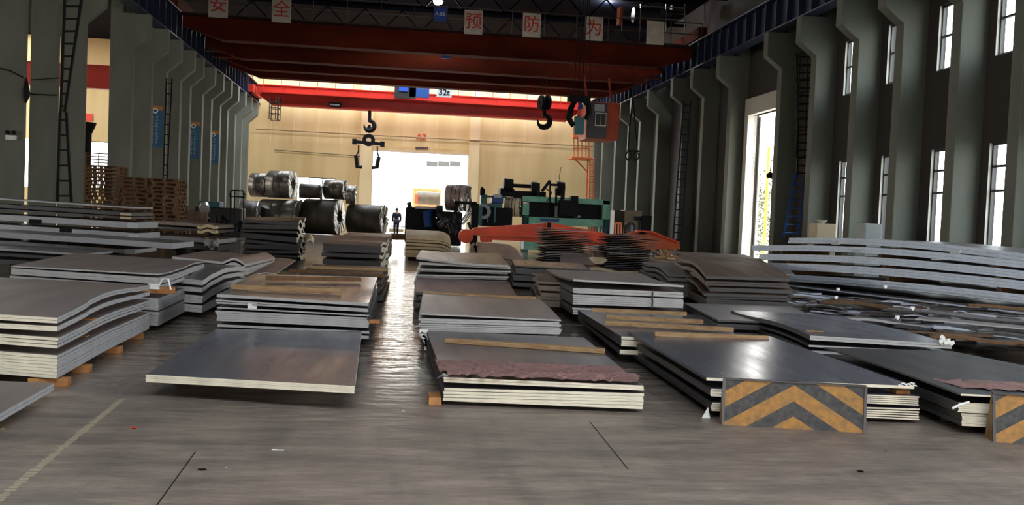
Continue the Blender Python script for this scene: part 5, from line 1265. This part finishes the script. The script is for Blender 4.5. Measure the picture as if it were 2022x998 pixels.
# tangle of offcuts in front of the bowed plates
rg = random.Random(21); mats_o = ['st_dark', 'st_grey', 'st_rust', 'st_pale', 'st_dark', 'st_blue', 'st_brown']
def offcut(x, y, Y, ln, wd, ang, tilt, lift, label, group, m_, sd, dep=0):
    c = P(x, y, Y); R = Matrix.Rotation(ang, 3, 'Z') @ Matrix.Rotation(tilt, 3, 'Y'); h = Vector((0, 0, lift))
    z = max(c.z, .06+abs(math.sin(tilt))*ln/2)
    q = [Vector((c.x, c.y, z))+R@Vector((sx*ln/2, sy*wd/2, 0)) for sx, sy in ((-1, -1), (1, -1), (1, 1), (-1, 1))]
    am = rg.uniform(0, .03)
    o = slab('steel_offcut', q, rg.choice((.006, .012, .02, .035, .05)), m_, sd, lambda u, s_: am*math.sin(u*PI*2), 6, 2)
    return tag(o, label, 'steel offcut', group)
cls = {'st_dark': 'black', 'st_grey': 'grey', 'st_rust': 'rusty', 'st_pale': 'pale', 'st_blue': 'bluish', 'st_brown': 'brown'}
for k in range(230):
    u = (k+rg.random())/230; row = rg.random(); m_ = rg.choice(mats_o)
    x = 1500+u*570; base = 560+(x-1500)*.122; y = base+row*(66-.0*u); Y = 17.6-(x-1500)/570*5.6-row*2.2
    sd = rg.choice(['ed_dark', 'ed_blue', 'ed_dark', 'ed_grey', 'ed_brown', 'ed_blue', 'ed_dark'])
    part = ('left', 'middle', 'right')[min(2, int(u*3))]; dep = ('rear', 'front')[row > .5]
    offcut(x, y, Y, rg.uniform(.35, 1.5), rg.uniform(.08, .4), -.78+rg.gauss(0, .22), rg.gauss(0, .05), 0, '%s offcut at the %s %s of the heap before the bowed plates' % (cls[m_], dep, part), '%s offcuts, %s %s of the right-hand heap' % (cls[m_], dep, part), m_, sd)
# bigger pieces that stand out in the heap
for (x, y, Y, ln, wd, ang, m_, sd, lab) in (
    (1890, 622, 12.2, 1.9, .4, -.75, 'st_grey', 'ed_dark', 'broad grey sheet lying on the right-hand heap'),
    (1960, 640, 11.2, 1.8, .4, -.7, 'st_pale', 'ed_grey', 'pale broad sheet low at the right edge of the heap'),
    (1855, 658, 11.0, 1.3, .12, -.25, 'wood_dark', 'wood_dark', 'brown timber poking from the front of the heap'),
    (1930, 668, 10.4, 1.1, .14, -.3, 'wood_dark', 'wood_dark', 'brown timber low in the right of the heap'),
    (1725, 600, 14.4, 1.6, .14, -.4, 'wood_dark', 'wood_dark', 'brown timber in the middle of the heap'),
    (1985, 605, 12.2, 1.0, .14, -.3, 'wood_dark', 'wood_dark', 'short brown timber at the right edge of the heap'),
    (1760, 634, 12.6, 1.5, .25, -.4, 'st_grey', 'ed_grey', 'grey strip at the front middle of the heap')):
    offcut(x, y, Y, ln, wd, ang, 0, 0, lab, None, m_, sd)
for k, (x, y, Y) in enumerate(((1655, 571, 15.2), (1651, 587, 15.0), (1802, 608, 13.0), (1772, 626, 12.4), (1748, 566, 14.5))):
    mb = MB(); c = P(x, y, Y-.5); mb.box(c, (.06, .01, .035)); mb.box(c+Vector((.0, -.008, -.02)), (.035, .01, .03), .3)
    tag(mb.build('paper_tag', 'label'), 'white tag on the right-hand heap, %s' % ('topmost of the left pair', 'lower of the left pair', 'right of the middle', 'lowest one', 'top middle')[k], 'label', 'white tags in the heap')

# brown curved stacks in the right middle distance
def curved(desc, L, R_, bk, layers, top, side, front, pts, colour, seed, **k):
    A = P(L[0], layers[0][0], L[1]); B = P(*bk[0]); pr_ = side_profile(A, B, pts)
    return stack(desc, L, R_, bk, layers, top, side, front, dz=lambda u, s_, li: interp(pr_, s_)*(1-.4*u), colour=colour, seed=seed, **k)
stack('curled stack left of the bowed plates', (1395, 15.6), (1560, 15.2), ((1335, 508, 19.2), (1500, 512, 19.0)), [(545, 551, 550, 556, 1), (556, 564, 561, 569, 2), (568, 576, 573, 581, 1), (580, 590, 585, 595, 2)], 'st_rust', 'ed_brown', 'ed_dark', dz=lambda u, s_, li: .10*math.sin(min(1, s_*1.4)*PI*.9)*(1-.5*u), colour='brown steel', seed=40, jit=.07)
stack('small curled stack by the ragged piles', (1320, 17.6), (1400, 17.4), ((1268, 520, 20.6), (1360, 522, 20.5)), [(542, 546, 546, 550, 1), (549, 555, 553, 559, 1), (559, 566, 563, 570, 1)], 'st_brown', 'ed_dark', 'ed_dark', dz=lambda u, s_, li: .08*math.sin(min(1, s_*1.4)*PI*.9), colour='brownish steel', seed=41, jit=.05)
stack('long brown sheets before the side door', (1360, 19.6), (1510, 19.3), ((1336, 497, 23), (1470, 503, 22.8)), [(509, 513, 517, 521, 1), (515, 521, 523, 529, 1), (524, 530, 531, 537, 1), (533, 541, 541, 549, 2)], 'st_rust', 'ed_brown', 'ed_brown', colour='brown steel', seed=42, jit=.1)
q = [P(1395, 540, 17), P(1570, 543, 16.6), P(1560, 533, 17.8), P(1400, 530, 18)]
tag(slab('thin_sheet', q, .012, 'st_pale', 'ed_grey', lambda u, s_: .02*math.sin(u*PI), 10, 3), 'bright narrow sheet running into the left end of the bowed plates', 'steel sheet')
for k in range(14):
    offcut(1425+rg.random()*90, 552+rg.random()*38, 16+rg.random()*1.5, rg.uniform(.5, 1.3), rg.uniform(.1, .4), -.2+rg.gauss(0, .3), rg.gauss(0, .07), 0, 'dark offcut in the small heap left of the long bowed plates', 'offcuts in the small dark heap', rg.choice(['st_dark', 'st_rust', 'st_brown']), rg.choice(['ed_dark', 'ed_brown', 'ed_grey']))

# two piles of warped thin sheets
def warped_pile(x0, x1, ytop, ybot, Y, n, lab, seed):
    rg = random.Random(seed); a, b = P(x0, ytop, Y), P(x1, ytop, Y); z0, z1 = .0, (a.z+b.z)/2
    for k in range(n):
        z = z0+(z1-z0)*(k+1)/n; w_ = (b.x-a.x)
        dx0, dx1 = rg.uniform(-.12, .12), rg.uniform(-.12, .12); dy = rg.uniform(-.15, .15)
        q = [Vector((a.x+dx0, Y+dy, z)), Vector((b.x+dx1, Y+dy, z)), Vector((b.x+dx1, Y+dy+1.8, z)), Vector((a.x+dx0, Y+dy+1.8, z))]
        am = rg.uniform(.005, .025); ph = rg.uniform(0, 6)
        o = slab('warped_sheet', q, .014, ('st_dark', 'st_pale')[k in (n-1, n-5, n-9)], rg.choice(['ed_dark', 'ed_dark', 'ed_brown', 'ed_dark', 'ed_grey']), lambda u, s_: -am*(2*u-1)**2*1.2+(.006*math.sin(u*9+ph)), 12, 4, None, .05, seed+k)
        i = n-1-k
        tag(o, ('warped sheet, %s from the top of the %s' % (ORD[i], lab)) if i else 'warped sheet on top of the %s' % lab, 'steel sheet', 'sheets of the ' + lab)
warped_pile(1075, 1172, 452, 525, 29.5, 22, 'ragged pile before the orange beam', 500)
warped_pile(1200, 1298, 466, 530, 28.5, 20, 'ragged pile before the faded beam', 540)
q = [P(1105, 520, 26), P(1172, 524, 26), P(1166, 503, 28), P(1108, 500, 28)]
tag(slab('bent_sheet', q, .02, 'st_pink', 'ed_dark', lambda u, s_: 0, 4, 4), 'dull sheet leaning at the foot of the left ragged pile', 'steel sheet')
c = P(1180, 514, 25.5); mb = MB()
mb.add([c+Vector((-.26, 0, .06)), c+Vector((-.1, -.08, -.08)), c+Vector((.12, -.06, -.08)), c+Vector((.28, 0, .02)), c+Vector((.2, .12, .07)), c+Vector((-.1, .14, .08))], [(0, 1, 2, 3, 4, 5)]); mb.add([v+Vector((0, 0, -.03)) for v in mb.v[:6]], [(5, 4, 3, 2, 1, 0)])
tag(mb.build('plastic_sheet_scrap', 'paper_tan'), 'pale yellow scrap lying between the two ragged piles', 'scrap')
for k in range(10):
    x, y = 1296+rg.random()*40, 500+rg.random()*18
    c = G(x, y+6)+Vector((0, 0, .1+.15*rg.random())); o = MB().box(c, (rg.uniform(.4, .9), .06, .08), R=Matrix.Rotation(rg.uniform(-.9, .9), 3, 'Y')@Matrix.Rotation(rg.uniform(-.8, .8), 3, 'Z')).build('broken_slat', 'wood')
    tag(o, 'broken pale slat in the litter right of the ragged piles', 'timber', 'broken slats beside the ragged pile')

# ------------------------------------------------------------------ litter on the floor
def litter(px, py, size, label, m_, seed, cat='litter'):
    rg = random.Random(seed); c = G(px, py, 0); n = 9; mb = MB(); vs = [c+Vector((math.cos(2*PI*k/n)*size*rg.uniform(.5, 1), math.sin(2*PI*k/n)*size*rg.uniform(.4, .8), .003+rg.uniform(0, size*.25))) for k in range(n)]
    vs.append(c+Vector((0, 0, size*.3))); mb.add(vs, [(k, (k+1) % n, n) for k in range(n)]); mb.add([Vector((v.x, v.y, .002)) for v in vs[:n]], [tuple(range(n))[::-1]])
    return tag(mb.build('litter_scrap', m_), label, cat)
litter(265, 846, .03, 'small bright red scrap on the floor, left foreground', 'red_plastic', 1)
litter(399, 929, .028, 'dark leaf-like scrap on the floor, left foreground', 'black', 2)
litter(1700, 932, .03, 'dark curled scrap on the floor, right foreground', 'black', 3)
litter(2, 850, .04, 'yellowish crumpled scrap at the left edge of the floor', 'paper_tan', 4)
litter(446, 924, .008, 'tiny white crumb beside the dark leaf-like scrap', 'label', 5)
litter(797, 813, .016, 'tiny white crumb at the foot of the bright aisle', 'label', 6)
litter(1748, 892, .014, 'dark crumb on the floor right of the full barrier', 'black', 7)
c = G(548, 890, .0); mb = MB(); mb.bar(c+Vector((-.035, .005, .004)), c+Vector((.0, 0, .004)), .006); mb.bar(c+Vector((0, 0, .004)), c+Vector((.04, -.002, .004)), .005)
tag(mb.build('cable_tie', 'label'), 'short curved white strip on the foreground floor', 'litter')
for k, (x0, y0, x1, y1, lab) in enumerate(((1165, 834, 1240, 927, 'thin dark floor joint before the centre foreground stack'), (386, 893, 306, 1004, 'thin dark floor joint in the left foreground'))):
    tag(MB().bar(G(x0, y0)+Vector((0, 0, .001)), G(x1, y1)+Vector((0, 0, .001)), .006, .002).build('floor_joint', 'black'), lab, 'floor joint', 'floor joints')
y = left_y[0]-.05
t = thing('emergency_light', P(22, 270, y), 'small twin-headed emergency light on the nearest left column', 'lamp')
MB().box(P(22, 272, y), (.26, .1, .12)).build('housing', 'white', t)
for dx in (-.08, .08): MB().tube([P(22, 262, y)+Vector((dx, 0, 0)), P(22, 262, y)+Vector((dx, -.07, 0))], .055, 12).build('lamp_head', 'black', t)
mb = MB(); mb.tube([P(-20, 130, 27.2), P(20, 140, 27.2), P(44, 152, 27.2), P(60, 186, 29.6), P(112, 188, 29.6)], .018, 6); mb.tube([P(60, 158, 29.6), P(118, 154, 29.6)], .015, 6)
tag(mb.build('sagging_cable', 'black'), 'thin black cables slung across the two nearest left columns', 'cable')
c = P(51, 190, 27.2); tag(MB().tube([c+Vector((0, 0, .5)), c+Vector((0, 0, .2)), c, c+Vector((0, 0, -.18))], [.02, .09, .1, .03], 10).build('cable_plug', 'black'), 'dark plug hanging in the gap between the two nearest left columns', 'plug')
# worn painted line
a, b = G(243, 788), G(-20, 1002)
d = (b-a).normalized(); n_ = Vector((-d.y, d.x, 0))*.028; mb = MB(); rg = random.Random(6); L_ = (b-a).length; k = 0; s_ = 0
while s_ < L_:
    l_ = rg.uniform(.03, .07); w_ = rg.uniform(.6, 1.1); p = a+d*s_; e = a+d*(s_+l_*.8)
    mb.add([p-n_*w_+Vector((0, 0, .0015)), e-n_*w_+Vector((0, 0, .0015)), e+n_*w_+Vector((0, 0, .0015)), p+n_*w_+Vector((0, 0, .0015))], [(0, 1, 2, 3)]); s_ += l_
tag(mb.build('floor_line', mat('worn_line_paint', (.42, .36, .25), .7)), 'worn pale painted line across the left foreground floor', 'floor marking')

# ------------------------------------------------------------------ person walking out along the aisle
def person(base, h, heading):
    t = thing('person', base, 'person in dark navy work clothes walking in the aisle before the open doorway', 'person')
    t.rotation_euler = (0, 0, heading); k = h/1.75
    V = [((0, 0, .96), .125), ((0, 0, 1.12), .115), ((0, .01, 1.30), .14), ((0, .01, 1.44), .10), ((0, .015, 1.51), .055), ((0, .02, 1.60), .075), ((0, .02, 1.69), .075),
         ((-.10, 0, .90), .09), ((-.11, .05, .50), .062), ((-.11, -.10, .11), .042), ((-.11, -.02, .04), .04), ((-.11, .08, .03), .034),
         ((.10, 0, .90), .09), ((.10, .10, .50), .062), ((.10, .12, .10), .042), ((.10, .18, .04), .04), ((.10, .27, .03), .034),
         ((-.19, .01, 1.40), .06), ((-.24, -.03, 1.13), .045), ((-.24, .05, .90), .032), ((-.24, .08, .82), .028),
         ((.19, .01, 1.40), .06), ((.25, -.05, 1.13), .045), ((.25, .02, .90), .032), ((.25, .05, .82), .028)]
    E = [(0, 1), (1, 2), (2, 3), (3, 4), (4, 5), (5, 6), (0, 7), (7, 8), (8, 9), (9, 10), (10, 11), (0, 12), (12, 13), (13, 14), (14, 15), (15, 16), (3, 17), (17, 18), (18, 19), (19, 20), (3, 21), (21, 22), (22, 23), (23, 24)]
    for s0, bx in ((20, -1), (24, 1)):
        p = V[s0][0]
        for j, (dy, ln) in enumerate(((-.03, .07), (-.01, .085), (.01, .09), (.03, .08))):
            V.append(((p[0]+.008*bx, p[1]+dy, p[2]-.04), .011)); V.append(((p[0]+.004*bx, p[1]+dy*1.1, p[2]-.04-ln*.5), .009)); V.append(((p[0]-.01*bx, p[1]+dy*1.1, p[2]-.04-ln), .008))
            n = len(V); E += [(s0, n-3), (n-3, n-2), (n-2, n-1)]
        V.append(((p[0]-.005*bx, p[1]+.04, p[2]), .011)); V.append(((p[0]-.015*bx, p[1]+.055, p[2]-.045), .009)); n = len(V); E += [(s0-1, n-2), (n-2, n-1)]
    def skin(name, idx_ok, grow, material, sub=1):
        keep = [i for i in range(len(V)) if idx_ok(i)]; mp = {i: j for j, i in enumerate(keep)}
        me = bpy.data.meshes.new(name); me.from_pydata([Vector(V[i][0])*k for i in keep], [(mp[a], mp[b]) for a, b in E if a in mp and b in mp], []); me.materials.append(M[material])
        o = bpy.data.objects.new(name, me); COL.objects.link(o); o.parent = t
        sk = o.modifiers.new('skin', 'SKIN'); 
        lay = me.skin_vertices[0] if me.skin_vertices else None
        if lay is None:
            bmx = bmesh.new(); bmx.from_mesh(me); bmx.verts.layers.skin.verify(); bmx.to_mesh(me); bmx.free(); lay = me.skin_vertices[0]
        for j, i in enumerate(keep): lay.data[j].radius = ((V[i][1]*(1.18 if V[i][1] > .03 else 1)+grow)*k,)*2; lay.data[j].use_root = (j == 0)
        sk.use_smooth_shade = True
        sb = o.modifiers.new('sub', 'SUBSURF'); sb.levels = sub; sb.render_levels = sub
        return o
    skin('body', lambda i: True, 0, 'skin', 2)
    skin('jacket', lambda i: i in (0, 1, 2, 3, 17, 18, 19, 21, 22, 23), .022, 'navy_cloth')
    skin('trousers', lambda i: i in (0, 7, 8, 9, 12, 13, 14), .02, 'navy_cloth')
    for sx, y0 in ((-.11, .03), (.10, .22)):
        MB().tube([Vector((sx, y0-.09, .05))*k, Vector((sx, y0, .06))*k, Vector((sx, y0+.09, .045))*k, Vector((sx, y0+.13, .035))*k], [.05, .055, .045, .025], 12).build('shoe', 'black').parent = t
    o = MB().tube([Vector((0, .0, 1.62))*k, Vector((0, .0, 1.68))*k, Vector((0, .01, 1.735))*k, Vector((0, .01, 1.76))*k], [.092, .1, .08, .03], 14).build('hair', 'hair'); o.parent = t
    mb = MB().tube([Vector((0, .1, 1.63))*k, Vector((0, .125, 1.60))*k], [.012, .018], 8); o = mb.build('nose', 'skin'); o.parent = t
    for sx in (-.085, .085):
        o = MB().tube([Vector((sx, .02, 1.60))*k, Vector((sx, .015, 1.66))*k], [.018, .022], 8).build('ear', 'skin'); o.parent = t
g = G(782, 462, 0)
person((g.x*.92, g.y*.92, 0), 1.80, .15)
